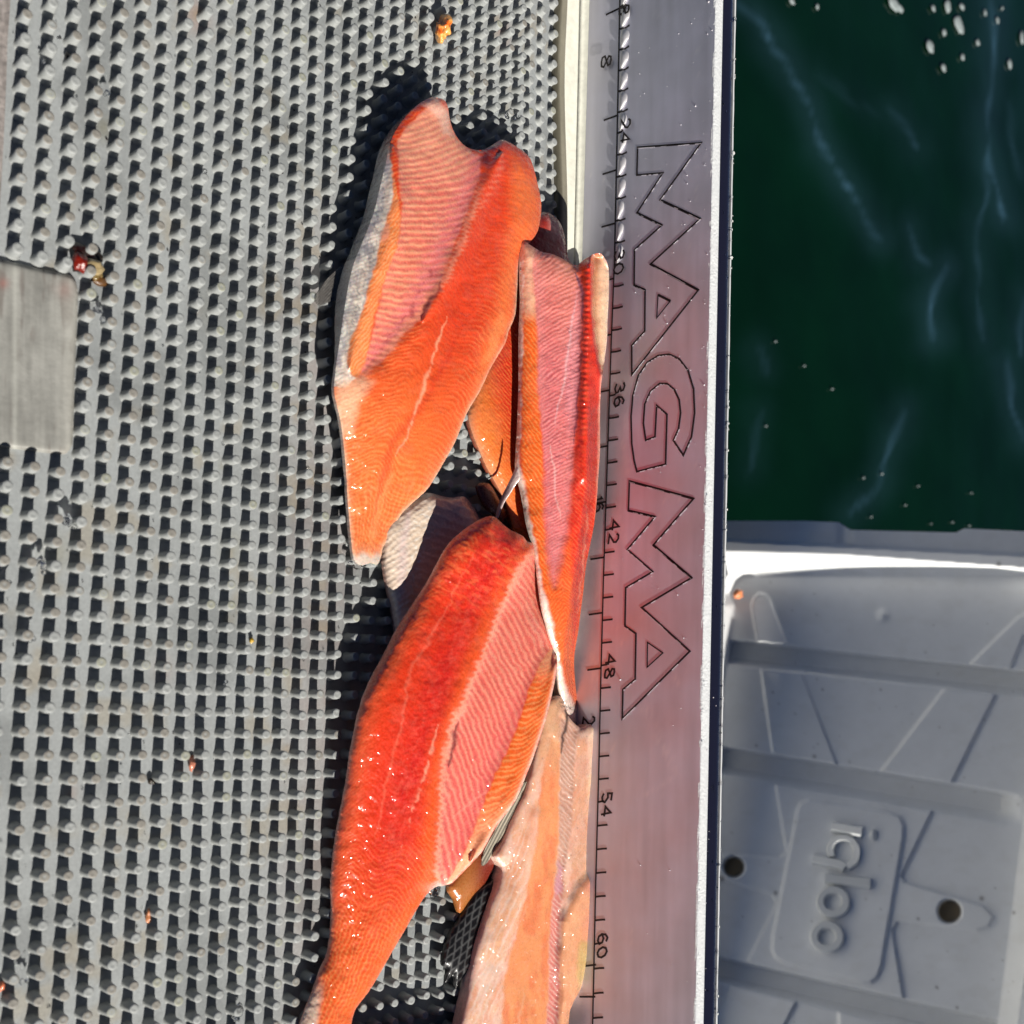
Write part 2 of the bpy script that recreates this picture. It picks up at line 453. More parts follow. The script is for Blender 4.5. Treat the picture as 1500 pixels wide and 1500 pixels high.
A_POLY = [(640, 143), (630, 143), (610, 155), (587, 180), (572, 208), (565, 240), (557, 273), (547, 313), (530, 357), (518, 387), (510, 420), (503, 463), (497, 503), (491, 547), (490, 577),
          (500, 623), (507, 690), (509, 727), (513, 777), (517, 813), (521, 823), (530, 828), (543, 825), (553, 827), (559, 813), (562, 800), (580, 767), (593, 747), (623, 720), (637, 700), (647, 683), (667, 647),
          (683, 607), (703, 573), (720, 537), (740, 503), (745, 485), (755, 460), (758, 417), (764, 372), (783, 347), (790, 330), (793, 300), (787, 267), (777, 233), (760, 217), (743, 207), (733, 205), (717, 215),
          (703, 220), (683, 215), (667, 197), (659, 175), (656, 156), (650, 146)]
def build_pegs():
    cand = []
    for c in range(-4, 40):
        for r in range(-26, 72):
            x, y = c * PITCH, -r * PITCH
            if x > XE - .3: continue
            if c < 0 and r < 10.5: continue
            if c <= 2 and 11 <= r <= 18: continue           # smooth corner pad
            if c < -1 and r > 18 and False: continue
            W = np.array([[x, y, PEG_H]]); px, py = proj(W)
            px, py = px[0], py[0]
            if px < -170 or py < -260 or py > 1900 or px > 1000: continue
            dep = ((W - CAM) @ RW[2])[0]
            hid = in_poly(px, py, A_POLY) or (py > 560 and px > 640) or (py > 800 and px > 620)
            vis = 0 < px < 1500 and 0 < py < 1500 and not hid
            cand.append((0 if vis else 1, dep, c, r, x, y, px))
    cand.sort()
    me = []
    for k in range(14):
        V, Q, T, c = peg_mesh(100 + k)
        me.append(mesh_np('peg', V, [np.array(Q), np.array(T)], c)); me[-1].materials.append(M['rubber'])
    for k, q in enumerate(cand[:300]):
        _, dep, c, r, x, y, px = q
        o = obj('peg', me[0 if random.random() < .35 else random.randrange(14)], None, table)
        o.location = ((x + random.gauss(0, .007)) * CMS, (y + random.gauss(0, .007)) * CMS, 0)
        o.rotation_euler = (random.gauss(0, .012), random.gauss(0, .012), random.uniform(0, 6.28))
    bag = Bag(); cols = []
    lib = [peg_mesh(200 + k, seg=12) for k in range(24)]
    for q in cand[300:]:
        _, dep, c, r, x, y, px = q
        V, Q, T, cc = lib[random.randrange(24)] if random.random() > .3 else lib[0]
        a = random.uniform(0, 6.28); ca, sa = math.cos(a), math.sin(a)
        hk = 1.0
        if r < 6 and x > XE - 2.3: hk = .62 + .38 * sst(-9, 6, np.array(r)) - (.15 if x > XE - 1.2 else 0)
        lx, ly = random.gauss(0, .035), random.gauss(0, .035)
        W = np.stack([V[:, 0] * ca - V[:, 1] * sa + x + lx * V[:, 2] + random.gauss(0, .006), V[:, 0] * sa + V[:, 1] * ca + y + ly * V[:, 2], V[:, 2] * hk * random.uniform(.97, 1.02)], 1)
        bag.add(W, Q, T); cols.append(cc)
    obj('peg_field', bag.mesh('peg_field', np.vstack(cols), True), M['rubber'], table, kind='stuff')
build_pegs()

def build_pad():
    # smooth raised corner pad at the near side
    P = [(-60, 372), (0, 380), (60, 394), (98, 402), (108, 408), (113, 420), (114, 445), (110, 540), (107, 640), (104, 655), (97, 664), (85, 665), (50, 661), (0, 655), (-60, 650)]
    h = .16
    def zf(X, Y, d):
        z = h * (1 - np.exp(-d / 2.2)) + .02 * fbm(X / 30, Y / 30, 3) + .04
        return z, np.zeros_like(z)
    def pt(X, Y, d):
        c = np.ones((len(X), 3)) * (lin((150, 149, 143)) / 1.12)
        s = fbm(X / 7, Y / 90, 31); s2 = fbm(X / 40, Y / 60, 33)
        c = c * (.62 + .5 * s + .3 * s2)[:, None]
        c = mixc(c, lin((100, 90, 84)) * np.ones(3), .6 * sst(.55, .72, fbm(X / 16, Y / 70, 35)))
        c = mixc(c, lin((176, 176, 168)) * np.ones(3), .6 * np.exp(-((X - 22) / 3.5) ** 2))
        c = mixc(c, lin((178, 176, 168)) * np.ones(3), .45 * sst(78, 104, X))
        return mixc(c, lin((150, 90, 80)) * np.ones(3), .5 * np.exp(-((X - 5) ** 2 + (Y - 415) ** 2) / 60) + .25 * np.exp(-((X - 95) ** 2 + (Y - 425) ** 2) / 150))
    slab('corner_pad', P, zf, pt, rim=.05, step=2, mat=material('pad_plastic', attr='tint', rough=.45, noise=.12, nscale=250, bump=.15, bscale=800, rough_var=.1), parent=table)
    # dark worn rim at the upper left, beside the mat
    P = [(-60, -60), (12, -60), (11, 60), (8, 150), (3, 250), (-2, 330), (-6, 360), (-60, 352)]
    slab('worn_rim', P, lambda X, Y, d: (.16 + .05 * fbm(X / 8, Y / 8, 4), 0 * X), lambda X, Y, d: (lin((135, 128, 124)) / .86) * (.55 + .8 * fbm(X / 5, Y / 14, 8))[:, None], rim=.05, step=3,
         mat=material('worn_plastic', attr='tint', rough=.5, noise=.25, nscale=500, bump=.4, bscale=900), parent=table)
build_pad()

# ------------------------------------------------------------------ rail
LEAN = math.radians(9)
W0 = at_z(900, 195, 1.75)
ey = np.array([-SK, -1, 0]); ey /= np.linalg.norm(ey)        # image-down
up = np.array([math.sin(LEAN), 0, math.cos(LEAN)])
nW = np.cross(ey, up); nW /= np.linalg.norm(nW)
if nW[0] > 0: nW = -nW
upW = np.cross(nW, ey)
if upW[2] < 0: upW = -upW
def wp(px, py, off=0.0): return at_plane(px, py, W0, nW, off)
def build_rail():
    tall = np.dot(wp(1036, 600) - W0, upW)                   # wall height above the ruler line
    X0 = W0[0] - SK * W0[1]                                  # wall x at y=0, ruler height
    base = 1.75
    xa = X0 - math.tan(LEAN) * base; xt = X0 + tall * math.sin(LEAN); zt = base + tall * math.cos(LEAN)
    y0, y1 = -60, 30

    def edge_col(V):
        # rubber lip with dark shade and bright sunlit slope painted in, then the cream coated ledge
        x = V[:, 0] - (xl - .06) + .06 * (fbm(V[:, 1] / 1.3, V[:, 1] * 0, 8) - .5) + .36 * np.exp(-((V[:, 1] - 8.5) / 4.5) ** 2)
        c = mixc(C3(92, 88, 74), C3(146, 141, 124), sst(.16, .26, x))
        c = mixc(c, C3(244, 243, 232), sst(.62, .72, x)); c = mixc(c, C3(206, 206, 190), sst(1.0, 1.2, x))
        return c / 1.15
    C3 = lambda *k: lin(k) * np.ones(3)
    # mat lip (dark side, top, lit slope) and the ledge
    xl = XE - .02
    def wob(P, y):
        P = P.copy(); P[:, 0] -= SK * y * .9
        k = .36 * math.exp(-((y - 8.5) / 4.5) ** 2) + .10 * (float(vn(np.array(y / 3.), np.array(2.), 4)) - .5)
        P[:5, 0] -= k
        P[:, 0] += .02 * y * 0
        return P
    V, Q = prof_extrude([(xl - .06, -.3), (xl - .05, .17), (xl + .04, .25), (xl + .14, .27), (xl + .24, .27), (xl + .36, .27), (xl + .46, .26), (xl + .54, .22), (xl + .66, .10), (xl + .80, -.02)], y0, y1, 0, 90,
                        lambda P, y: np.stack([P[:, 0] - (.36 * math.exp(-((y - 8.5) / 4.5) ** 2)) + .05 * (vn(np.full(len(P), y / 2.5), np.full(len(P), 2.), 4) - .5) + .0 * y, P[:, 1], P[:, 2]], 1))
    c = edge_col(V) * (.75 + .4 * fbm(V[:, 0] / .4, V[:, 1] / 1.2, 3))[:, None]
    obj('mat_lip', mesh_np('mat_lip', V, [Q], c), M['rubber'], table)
    V, Q = prof_extrude([(xl + .3, -.04), (xl + .8, -.02), (xl + 1.0, -.01), (xl + 1.1, -.005), (xl + 1.2, 0), (xa - .28, .0), (xa - .10, .03), (xa - .02, .10), (xa + .03, .22)], y0, y1, 0, 60,
                        lambda P, y: np.stack([P[:, 0] + SK * y * np.linspace(0, 1, len(P)), P[:, 1], P[:, 2]], 1))
    c = np.tile(lin((226, 225, 210)) / 1.0, (len(V), 1)) * (.9 + .2 * fbm(V[:, 0] / .6, V[:, 1] / 1.5, 9))[:, None]
    obj('ledge', mesh_np('ledge', V, [Q], c), material('ledge_metal', attr='tint', rough=.4, noise=.1, nscale=300, bump=.2, bscale=700), table)
    # wall, closed box profile with a rounded top edge
    ns, ew = math.sin(LEAN), math.cos(LEAN)
    th = .35
    prof = [(xa - .01, -.4), (xt, zt)]
    zs = np.linspace(-.4, zt, 60)
    V, Q = prof_extrude([(X0 + (z - base) * math.tan(LEAN), z) for z in zs], y0, y1, SK, 420)
    V2, Q2 = prof_extrude([(xt + .02, zt - .25), (xt + .04, -8), (xa - .1, -8), (xa - .06, -.42)], y0, y1, SK, 60)
    px, py = proj(V)
    c = np.ones((len(V), 3)) * np.array([.63, .62, .70])
    c *= (.88 + .26 * fbm(px / 9, py / 160, 41))[:, None] * (.92 + .16 * fbm(px / 60, py / 60, 42))[:, None]
    sm = np.zeros(len(V))
    for P_, w_, a_ in (([(945, 1040), (962, 1075), (980, 1110), (992, 1135)], 7, .5), ([(905, 500), (912, 540), (918, 600), (912, 650), (920, 690)], 5, .45), ([(895, 700), (903, 740), (915, 790)], 6, .3),
                       ([(935, 1170), (970, 1150), (985, 1140)], 3, .35), ([(985, 985), (995, 1000)], 5, .5), ([(860, 920), (868, 960), (872, 1010)], 5, .5), ([(900, 250), (930, 300), (925, 340)], 4, .2), ([(960, 20), (985, 30)], 4, .3), ([(1000, 600), (1010, 700)], 4, .2)):
        sm = np.maximum(sm, a_ * stroke0(px, py, P_, w_) * sst(.35, .7, fbm(px / 4, py / 6, 43)))
    sm = np.maximum(sm, .5 * sst(.73, .80, fbm(px / 5, py / 5, 44)) * sst(.5, .7, fbm(px / 70, py / 90, 45)))
    c = mixc(c, np.array([.80, .77, .80]) * np.ones(3), sm)
    c2 = np.ones((len(V2), 3)) * np.array([.5, .48, .52])
    rail = obj('back_rail', mesh_np('back_rail', np.vstack([V, V2]), [np.vstack([Q, Q2 + len(V)])], np.vstack([c, c2]), False), M['metal'], table)
    # white cut edge (top), dark glossy strip behind, thin bright outer lip
    wE = at_z(1048, 600, zt)[0] - SK * at_z(1048, 600, zt)[1] - xt
    wN = at_z(1068, 600, zt)[0] - SK * at_z(1068, 600, zt)[1] - xt
    def rough(P, y):
        P = P.copy(); w = .05 * (fbm(np.full(len(P), y * 1.7), np.arange(len(P)) * .6, 6) - .5)
        P[0, 0] += w[0] * .5; P[1:4, 2] += w[1:4] * .8; return P
    V, Q = prof_extrude([(xt - .012, zt - .08), (xt + .0, zt + .0), (xt + .06, zt + .03), (xt + wE * .5, zt + .04), (xt + wE - .06, zt + .02), (xt + wE - .01, zt), (xt + wE, zt - .3)], y0, y1, SK, 900, rough)
    obj('rail_edge', mesh_np('rail_edge', V, [Q]), M['edge'], table)
    V, Q = prof_extrude([(xt + wE - .03, zt - .13), (xt + wE + .1, zt - .05), (xt + (wE + wN) / 2, zt - .02), (xt + wN - .06, zt - .05), (xt + wN - .02, zt - .12), (xt + wN - .02, zt - 1.6)], y0, y1, SK, 200)
    obj('rail_cap', mesh_np('rail_cap', V, [Q]), M['navy'], table)
    V, Q = prof_extrude([(xt + wN - .05, zt - .10), (xt + wN - .03, zt - .045), (xt + wN + .03, zt - .05), (xt + wN + .05, zt - .12), (xt + wN + .04, zt - 1.6)], y0, y1, SK, 400,
                        lambda P, y: P + np.array([.03 * (float(vn(np.array(y * 2.2), np.array(1.), 4)) - .5), 0, 0]))
    obj('outer_lip', mesh_np('outer_lip', V, [Q]), M['lid'], table)
    rp = lambda name, P, w, h=.012, closed=False, base=.002: obj(name, mesh_np(name, *(lambda a: (a[0], [a[1]]))(ribbon(P, nW, w, h, closed, base)), None, False), M['groove'], rail)
    # MAGMA, cut in outline
    L = [[[(1026, 209), (934, 216), (933, 257), (971, 254), (933, 312), (969, 330), (929, 366)], None]]
    # the first M and A share one outline
    MA = [(1027, 209.5), (934, 216), (933, 256.5), (971, 253.5), (933, 312), (969.5, 330), (929.5, 366), (929, 418), (945, 425), (944.5, 485), (925.5, 506), (925.5, 549), (1023, 425),
          (953, 387), (1025.5, 320.5), (967, 293)]
    G = [(1000, 669), (986.5, 645)]
    import itertools
    g_out = [(1001, 667), (1013, 640), (1017.5, 605), (1016, 570), (1008, 543), (995, 526), (980, 519), (964, 521), (948, 531), (935, 550), (927, 580), (924.5, 610), (925.5, 650), (929, 675), (933, 691),
             (975, 680), (977, 607), (962, 594), (959.5, 640), (946, 645), (942.5, 620), (944.5, 592), (953, 573), (966, 562), (977, 562), (988, 571), (995, 586), (997, 605), (994, 628), (986.5, 645)]
    M2 = [(922, 705), (1016, 730.5), (957, 798.5), (1013, 846.5), (940, 890), (1010.5, 954), (911.5, 1053), (912.5, 1010), (930.5, 995), (931.5, 928), (915.5, 917), (916.5, 861), (956, 837.5), (919, 805), (959.5, 757), (920.5, 748)]
    tri1 = [(964, 432), (982, 441), (962, 466)]
    tri2 = [(948.5, 941), (971, 956.5), (948, 977.5)]
    def glint(P):  # pale dashes painted beside each cut as its sunlit side
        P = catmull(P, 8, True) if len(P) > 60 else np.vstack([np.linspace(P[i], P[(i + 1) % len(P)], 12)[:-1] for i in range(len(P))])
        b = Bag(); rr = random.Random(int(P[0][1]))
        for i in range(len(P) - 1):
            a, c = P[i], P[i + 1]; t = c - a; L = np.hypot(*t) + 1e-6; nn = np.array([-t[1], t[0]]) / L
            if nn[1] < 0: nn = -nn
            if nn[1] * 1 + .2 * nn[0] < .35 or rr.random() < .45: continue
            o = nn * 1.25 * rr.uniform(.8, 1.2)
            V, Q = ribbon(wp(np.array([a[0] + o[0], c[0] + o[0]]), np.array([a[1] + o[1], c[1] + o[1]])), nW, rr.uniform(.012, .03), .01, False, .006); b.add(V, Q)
        if b.n: obj('cut_glint', b.mesh('cut_glint'), M['glint'], rail)
    def letter(P, w=.080):
        glint(np.array(P, float))
        P = np.array(P, float); W = wp(P[:, 0], P[:, 1]); k = len(P); ws = np.full(k, w)
        return rp('letter', W, ws, closed=True)
    # each glyph on its own: split shared outline where the photograph runs M into A
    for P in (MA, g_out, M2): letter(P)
    for P in (tri1, tri2): obj('letter_counter', mesh_np('letter_counter', *(lambda a: (a[0], [a[1]]))(ribbon(wp(np.array(P)[:, 0], np.array(P)[:, 1]), nW, .05, .012, True, .002)), None, False), M['groove'], rail)
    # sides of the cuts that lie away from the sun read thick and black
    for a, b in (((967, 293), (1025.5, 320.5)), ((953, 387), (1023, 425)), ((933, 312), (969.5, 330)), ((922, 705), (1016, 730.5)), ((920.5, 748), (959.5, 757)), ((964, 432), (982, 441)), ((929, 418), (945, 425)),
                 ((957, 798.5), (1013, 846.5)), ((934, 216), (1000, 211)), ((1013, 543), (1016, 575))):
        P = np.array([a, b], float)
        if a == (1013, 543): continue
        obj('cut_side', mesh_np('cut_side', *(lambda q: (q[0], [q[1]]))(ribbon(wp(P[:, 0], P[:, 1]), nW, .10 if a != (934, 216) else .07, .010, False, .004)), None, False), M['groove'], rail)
    # ruler: long line, cm ticks right, inch ticks left
    ln = np.array([(908.2, -8), (904, 195), (900, 388), (895.5, 500), (889, 700), (884, 850), (880, 1000), (877, 1133), (872.5, 1300), (868, 1508)], float)
    rp('ruler_line', wp(ln[:, 0], ln[:, 1]), .065)
    lx = lambda y: np.interp(y, ln[:, 1], ln[:, 0])
    cmy = np.interp(np.arange(17, 65), [12, 18, 24, 30, 36, 42, 48, 54, 60, 66], [-180, 12, 195, 388, 580, 776.7, 975, 1175, 1383, 1600])
    sub = Bag()
    for k, (c_, y) in enumerate(zip(range(17, 65), cmy)):
        if -5 < y < 1505:
            L_ = 15 if c_ % 6 else 9
            x = lx(y); P = np.array([(x, y), (x + L_ * .55, y - 1), (x + L_, y - 5 * math.exp(-y / 500) - 1)])
            rp('tick', wp(P[:, 0], P[:, 1]), .08)
    for k in range(6, 22):
        y = np.interp(k, [7, 8, 9, 10, 11, 12, 16, 20, 21], [12, 90, 169, 249, 327, 408, 735, 1060, 1150])
        if k in (8,) or y > 1050: continue
        x = lx(y); s = 8 * math.exp(-y / 420)
        P = np.array([(x, y), (x - 20, y + s + 2)])
        rp('tick', wp(P[:, 0], P[:, 1]), .08)
    for y in (1413, 1460): 
        x = lx(y); P = np.array([(x + 3, y), (x - 20, y + (3 if y < 1450 else 0))]); rp('tick', wp(P[:, 0], P[:, 1]), .08)
    # numerals; tops of the figures point towards the top of the wall (image right)
    D = {'0': [[(.5, 0), (.85, .15), (1, .5), (.85, .85), (.5, 1), (.15, .85), (0, .5), (.15, .15), (.5, 0)]],
         '1': [[(.3, .8), (.55, 1), (.55, 0)]],
         '2': [[(.05, .75), (.25, .97), (.6, 1), (.9, .8), (.85, .55), (.4, .25), (.05, 0), (.95, 0)]],
         '3': [[(.05, .85), (.4, 1), (.8, .9), (.85, .68), (.45, .53), (.9, .38), (.95, .15), (.5, 0), (.05, .12)]],
         '4': [[(.75, 0), (.75, 1), (.05, .35), (1.0, .35)]],
         '5': [[(.9, 1), (.2, 1), (.12, .55), (.55, .62), (.95, .35), (.8, .08), (.4, 0), (.05, .12)]],
         '6': [[(.85, .9), (.5, 1), (.15, .75), (.03, .35), (.2, .05), (.6, 0), (.95, .2), (.85, .5), (.5, .58), (.1, .4)]],
         '8': [[(.5, .54), (.12, .72), (.2, .95), (.5, 1), (.8, .95), (.88, .72), (.5, .54), (.06, .3), (.15, .05), (.5, 0), (.85, .05), (.94, .3), (.5, .54)]]}
    def numeral(ch, x, y, w=16, h=15, sl=3, wd=.085):
        for st in D[ch]:
            q = np.array(st); P = np.stack([x + q[:, 1] * h - sl * (1 - q[:, 0]) * 0 - (q[:, 0] * 2), y + q[:, 0] * w - sl * q[:, 1]], 1)
            rp('numeral', wp(P[:, 0], P[:, 1]), wd, .012, False, .10 if y < 400 else .002)
    for s, y, x in (('18', -10, 911), ('24', 177, 912), ('30', 369, 903), ('36', 562, 902), ('42', 763, 894), ('48', 960, 888), ('54', 1162, 883), ('60', 1369, 877)):
        for i, ch in enumerate(s): numeral(ch, x - i * 1, y + i * 20, 15, 14)
    numeral('8', 884, 84, 18, 14); numeral('1', 872, 726, 13, 11); numeral('6', 873, 738, 13, 12); numeral('2', 855, 1051, 13, 17)
    # glare beside the ruler line, put in as bright scalloped cells
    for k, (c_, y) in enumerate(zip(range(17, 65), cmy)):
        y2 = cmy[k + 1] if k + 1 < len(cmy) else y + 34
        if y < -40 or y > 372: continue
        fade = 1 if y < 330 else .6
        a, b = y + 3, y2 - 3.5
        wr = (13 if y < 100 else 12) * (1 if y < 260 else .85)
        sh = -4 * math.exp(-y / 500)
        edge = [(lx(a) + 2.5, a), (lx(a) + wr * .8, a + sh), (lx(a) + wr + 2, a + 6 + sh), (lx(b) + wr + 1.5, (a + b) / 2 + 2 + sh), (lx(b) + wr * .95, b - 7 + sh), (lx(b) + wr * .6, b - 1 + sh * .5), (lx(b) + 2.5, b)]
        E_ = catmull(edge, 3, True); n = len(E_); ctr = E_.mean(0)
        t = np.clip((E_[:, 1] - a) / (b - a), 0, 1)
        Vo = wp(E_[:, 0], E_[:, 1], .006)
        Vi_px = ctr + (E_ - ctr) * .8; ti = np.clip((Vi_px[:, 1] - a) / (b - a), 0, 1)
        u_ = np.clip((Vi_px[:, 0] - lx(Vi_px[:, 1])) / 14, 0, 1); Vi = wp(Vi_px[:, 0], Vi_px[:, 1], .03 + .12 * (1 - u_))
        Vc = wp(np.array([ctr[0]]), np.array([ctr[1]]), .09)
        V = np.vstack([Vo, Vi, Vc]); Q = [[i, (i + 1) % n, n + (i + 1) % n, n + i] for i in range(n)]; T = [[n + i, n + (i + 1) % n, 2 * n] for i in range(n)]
        obj('glare_cell', mesh_np('glare_cell', V, [np.array(Q), np.array(T)], None, True), M['glint'], rail)
    # tiny water beads and grit on the metal
    bag = Bag(); R_ = random.Random(5)
    for k in range(150):
        y = R_.uniform(0, 1500); x = R_.uniform(lx(y) + 25, 1040 - y * .006)
        if R_.random() < .35: x = R_.gauss(1035, 5)
        c = wp(x, y, .006); V, Q, T = blob(c, abs(R_.gauss(.006, .009)) + .007, k, .3, 7, 5, 1); bag.add(V, Q, T)
    obj('water_bead', bag.mesh('water_bead', smooth=True), M['glint'], rail, kind='stuff')
    bag = Bag()
    for k in range(190):
        y = R_.uniform(-34, 20); x = xt + SK * y + (R_.uniform(wE, wN) if R_.random() < .45 else wN + R_.gauss(0, .02))
        V, Q, T = blob((x, y, zt - .04), abs(R_.gauss(0.02, .02)) + .012, k, .3, 8, 6, .8); bag.add(V, Q, T)
    obj('rail_droplets', bag.mesh('rail_droplets', smooth=True), M['drop'], table, kind='stuff')
build_rail()

# ================================================================== cooler lid
LD = 112.0
P0 = CAM + LD * rays(1280., 1150.) / 1.0
d1 = np.array([.4177, -.1233, .9002]); d2 = np.array([-.2199, -.9748, -.0381])
nL = np.array([-.850, .28, .445]); nL /= np.linalg.norm(nL)
if nL @ (CAM - P0) < 0: nL = -nL
d2 = np.cross(nL, d1)
if d2[1] > 0: d2 = -d2
def lp(x, y, off=0.0): return at_plane(x, y, P0, nL, off)
def band(P, X, Y, soft):
    return sst(-soft, soft, sdf(X, Y, np.array(P, float))[0])
def build_lid():
    root = empty('cooler_lid', category='cooler lid', label='open white cooler lid with ribbed inside and raised igloo lettering, behind the rail')
    outer = np.array([(1000, 762), (1066, 763), (1180, 763), (1229, 765), (1246, 776), (1320, 778), (1400, 780), (1412, 774), (1500, 778), (1560, 781), (1560, 1640), (1000, 1640)], float)
    p1 = np.array([(1040, 808), (1063, 808), (1233, 813), (1500, 833), (1570, 840), (1548, 1100), (1530, 1200), (1490, 1500), (1484, 1590), (1000, 1540), (1030, 1200)], float)
    p2 = np.array([(1070, 870), (1080, 855), (1090, 847), (1110, 845), (1233, 845), (1500, 843), (1560, 860), (1545, 940), (1505, 1140), (1497, 1213), (1462, 1497), (1452, 1560), (1440, 1572), (1020, 1500), (1020, 1480), (1040, 1300), (1058, 1020), (1072, 930), (1078, 885)], float)
    X, Y, d, fq = px_grid(outer, 2.2)
    s1 = sdf(X, Y, p1)[0]; s2 = sdf(X, Y, p2)[0]
    h = np.zeros(len(X))
    t = np.clip(np.maximum(s1, 0) / (np.maximum(s1, 0) + np.maximum(-s2, 0) + 1e-6), 0, 1)
    h = -3.0 * (1 - (1 - t) ** 1.3)
    h += np.where(s1 < 0, 0, 0)
    # outer flange step and notch
    step = sst(789, 792, Y - (X - 1063) * .05)
    h += np.where(s1 < 0, -.9 * (1 - step), 0)
    h += np.where((s1 < 0), -.5 * np.exp(-((X - 1237) / 9) ** 2) * (1 - step), 0)
    def hh(P, H, soft): return H * band(P, X, Y, soft)
    core = sst(-2, 4, s2)
    add = np.zeros(len(X))
    ar = .44
    for P in ([(1100, 887), (1104, 875), (1112, 869), (1122, 871), (1128, 878), (1152, 942), (1148, 946), (1110, 943)],
              [(1113, 970), (1170, 975), (1229, 1128), (1222, 1140), (1134, 1120)], [(1428, 978), (1422, 972), (1490, 905), (1500, 899), (1540, 900), (1540, 930), (1500, 930), (1478, 985)],
              [(1390, 1000), (1462, 1010), (1390, 1155), (1285, 1145), (1288, 1133)], [(1015, 1535), (1070, 1452), (1072, 1440), (1168, 1465), (1140, 1520), (1120, 1560)], [(1228, 1480), (1300, 1500), (1300, 1600), (1232, 1600)]):
        add = np.maximum(add, hh(P, ar, 1.6))
    star = [(1136, 1150), (1152, 1247), (1143, 1256), (1030, 1250), (1030, 1290), (1060, 1290), (1130, 1310), (1138, 1322), (1094, 1410), (1100, 1420), (1325, 1470), (1307, 1363), (1315, 1350), (1430, 1363), (1448, 1357), (1455, 1343), (1440, 1327),
            (1325, 1292), (1320, 1283), (1366, 1188)]
    add = np.maximum(add, hh(star, ar, 1.6))
    logo = [(1168, 1186), (1173, 1176), (1185, 1172), (1303, 1190), (1318, 1197), (1324, 1210), (1323, 1228), (1291, 1415), (1286, 1430), (1276, 1439), (1262, 1439), (1148, 1410), (1135, 1402), (1131, 1390), (1132, 1370)]
    add += hh(logo, .46, 1.8)
    add += .5 * np.exp(-((X - 1293) ** 2 + (Y - 901) ** 2) / 45.)
    chan = np.zeros(len(X))
    for (x0, y0, x1, y1, w0, w1) in ((1062, 936, 1510, 984, 40, 40), (1040, 1090, 1500, 1165, 44, 48), (1030, 1396, 1480, 1499, 40, 46)):
        c = y0 + (y1 - y0) * (X - x0) / (x1 - x0); w = w0 + (w1 - w0) * (X - x0) / (x1 - x0)
        v = (Y - c) / w
        prof = sst(-.03, .16, v) * (1 - sst(.55, 1.0, v))
        endr = 1 - sst(1455, 1500, X) * (1 if y0 > 1000 and y0 < 1300 else 0)
        chan = np.maximum(chan, prof * endr)
    h = h + core * (add * (1 - sst(0, .1, chan)) - 2.6 * chan)
    for hx, hy, hr in ((1075, 1270, 15.5), (1391, 1335, 17.5)):
        h -= 2.2 * (1 - sst(hr - 2.0, hr + 1, np.hypot(X - hx, (Y - hy))))
    T = lp(X, Y, h)
    B = lp(X, Y, -5.2 + 0 * h)
    n = len(T); e = border(fq); sk = np.stack([e[:, 1], e[:, 0], e[:, 0] + n, e[:, 1] + n], 1)
    base = np.ones((len(X), 3)) * np.array([.88, .89, .89])
    base *= ((.95 + .08 * fbm(X / 60, Y / 60, 3)) * (.98 + .035 * fbm(X / 7, Y / 7, 13)))[:, None]
    base = mixc(base, np.array([.62, .60, .54]) * np.ones(3), .10 * sst(.55, .72, fbm(X / 22, Y / 14, 14)))
    lr = random.Random(3)
    for k in range(70):
        sx, sy, r = lr.uniform(1060, 1500), lr.uniform(850, 1500), lr.uniform(.6, 1.5)
        base = mixc(base, np.array([.2, .18, .15]) * np.ones(3), .55 * np.exp(-((X - sx) ** 2 + (Y - sy) ** 2) / r ** 2))
    for hx, hy, hr in ((1075, 1270, 15.5), (1391, 1335, 17.5)):
        base = mixc(base, np.array([.30, .23, .14]) * np.ones(3), 1 - sst(hr - 3, hr, np.hypot(X - hx, Y - hy)))
    for sx, sy, r in ((1108, 1092, 1.6), (1193, 1108, 2.4), (1438, 1316, 3.2), (1485, 1337, 2.2), (1372, 1446, 2), (1402, 1476, 2), (1345, 1346, 2), (1463, 826, 3), (1132, 1014, 1.5), (1205, 1010, 1.5), (1290, 1010, 1.5), (1057, 1287, 4), (1136, 1308, 3)):
        base = mixc(base, np.array([.10, .08, .07]) * np.ones(3), .8 * np.exp(-((X - sx) ** 2 + (Y - sy) ** 2) / r ** 2))
    m = material('lid_inner', attr='tint', rough=.38, noise=.03, nscale=30, bump=.04, bscale=300)
    obj('inner_panel', mesh_np('inner_panel', np.vstack([T, B]), [fq, fq[:, ::-1] + n, sk], np.vstack([base, base])), m, root)
    ph = -3.0 + ar + .46
    def rib(P, w, hgt=.85, closed=False):
        P = catmull(np.array(P, float), 5, closed) if len(P) > 2 else np.array(P, float)
        sc = LD / F
        W = lp(P[:, 0], P[:, 1], ph)
        V1, Q1 = ribbon(W, nL, w * sc, hgt * .55, closed, -.02)
        k = len(P)
        V2, Q2 = ribbon(W, nL, w * sc * .62, hgt, closed, -.02)
        # bevel: lower wide prism tapering to the narrow crest
        V = np.vstack([V1[:2 * k], V1[2 * k:], V2[2 * k:]])
        f = []
        rng_ = range(k if closed else k - 1)
        order = [0, 1, 2, 4, 5, 3]           # blocks: L0,R0,R1,L1,R2,L2
        for i in rng_:
            j = (i + 1) % k
            for a, b in ((1, 2), (2, 4), (4, 5), (5, 3), (3, 0)):
                f.append([a * k + i, b * k + i, b * k + j, a * k + j])
        if not closed:
            for i in (0, k - 1): f += [[0 * k + i, k + i, 2 * k + i, 3 * k + i], [3 * k + i, 2 * k + i, 4 * k + i, 5 * k + i]]
        me = mesh_np('letter', V, [np.array(f)], None, False)
        return obj('letter', me, M['lid'], root)
    rib([(1219, 1212), (1262, 1220)], 17)
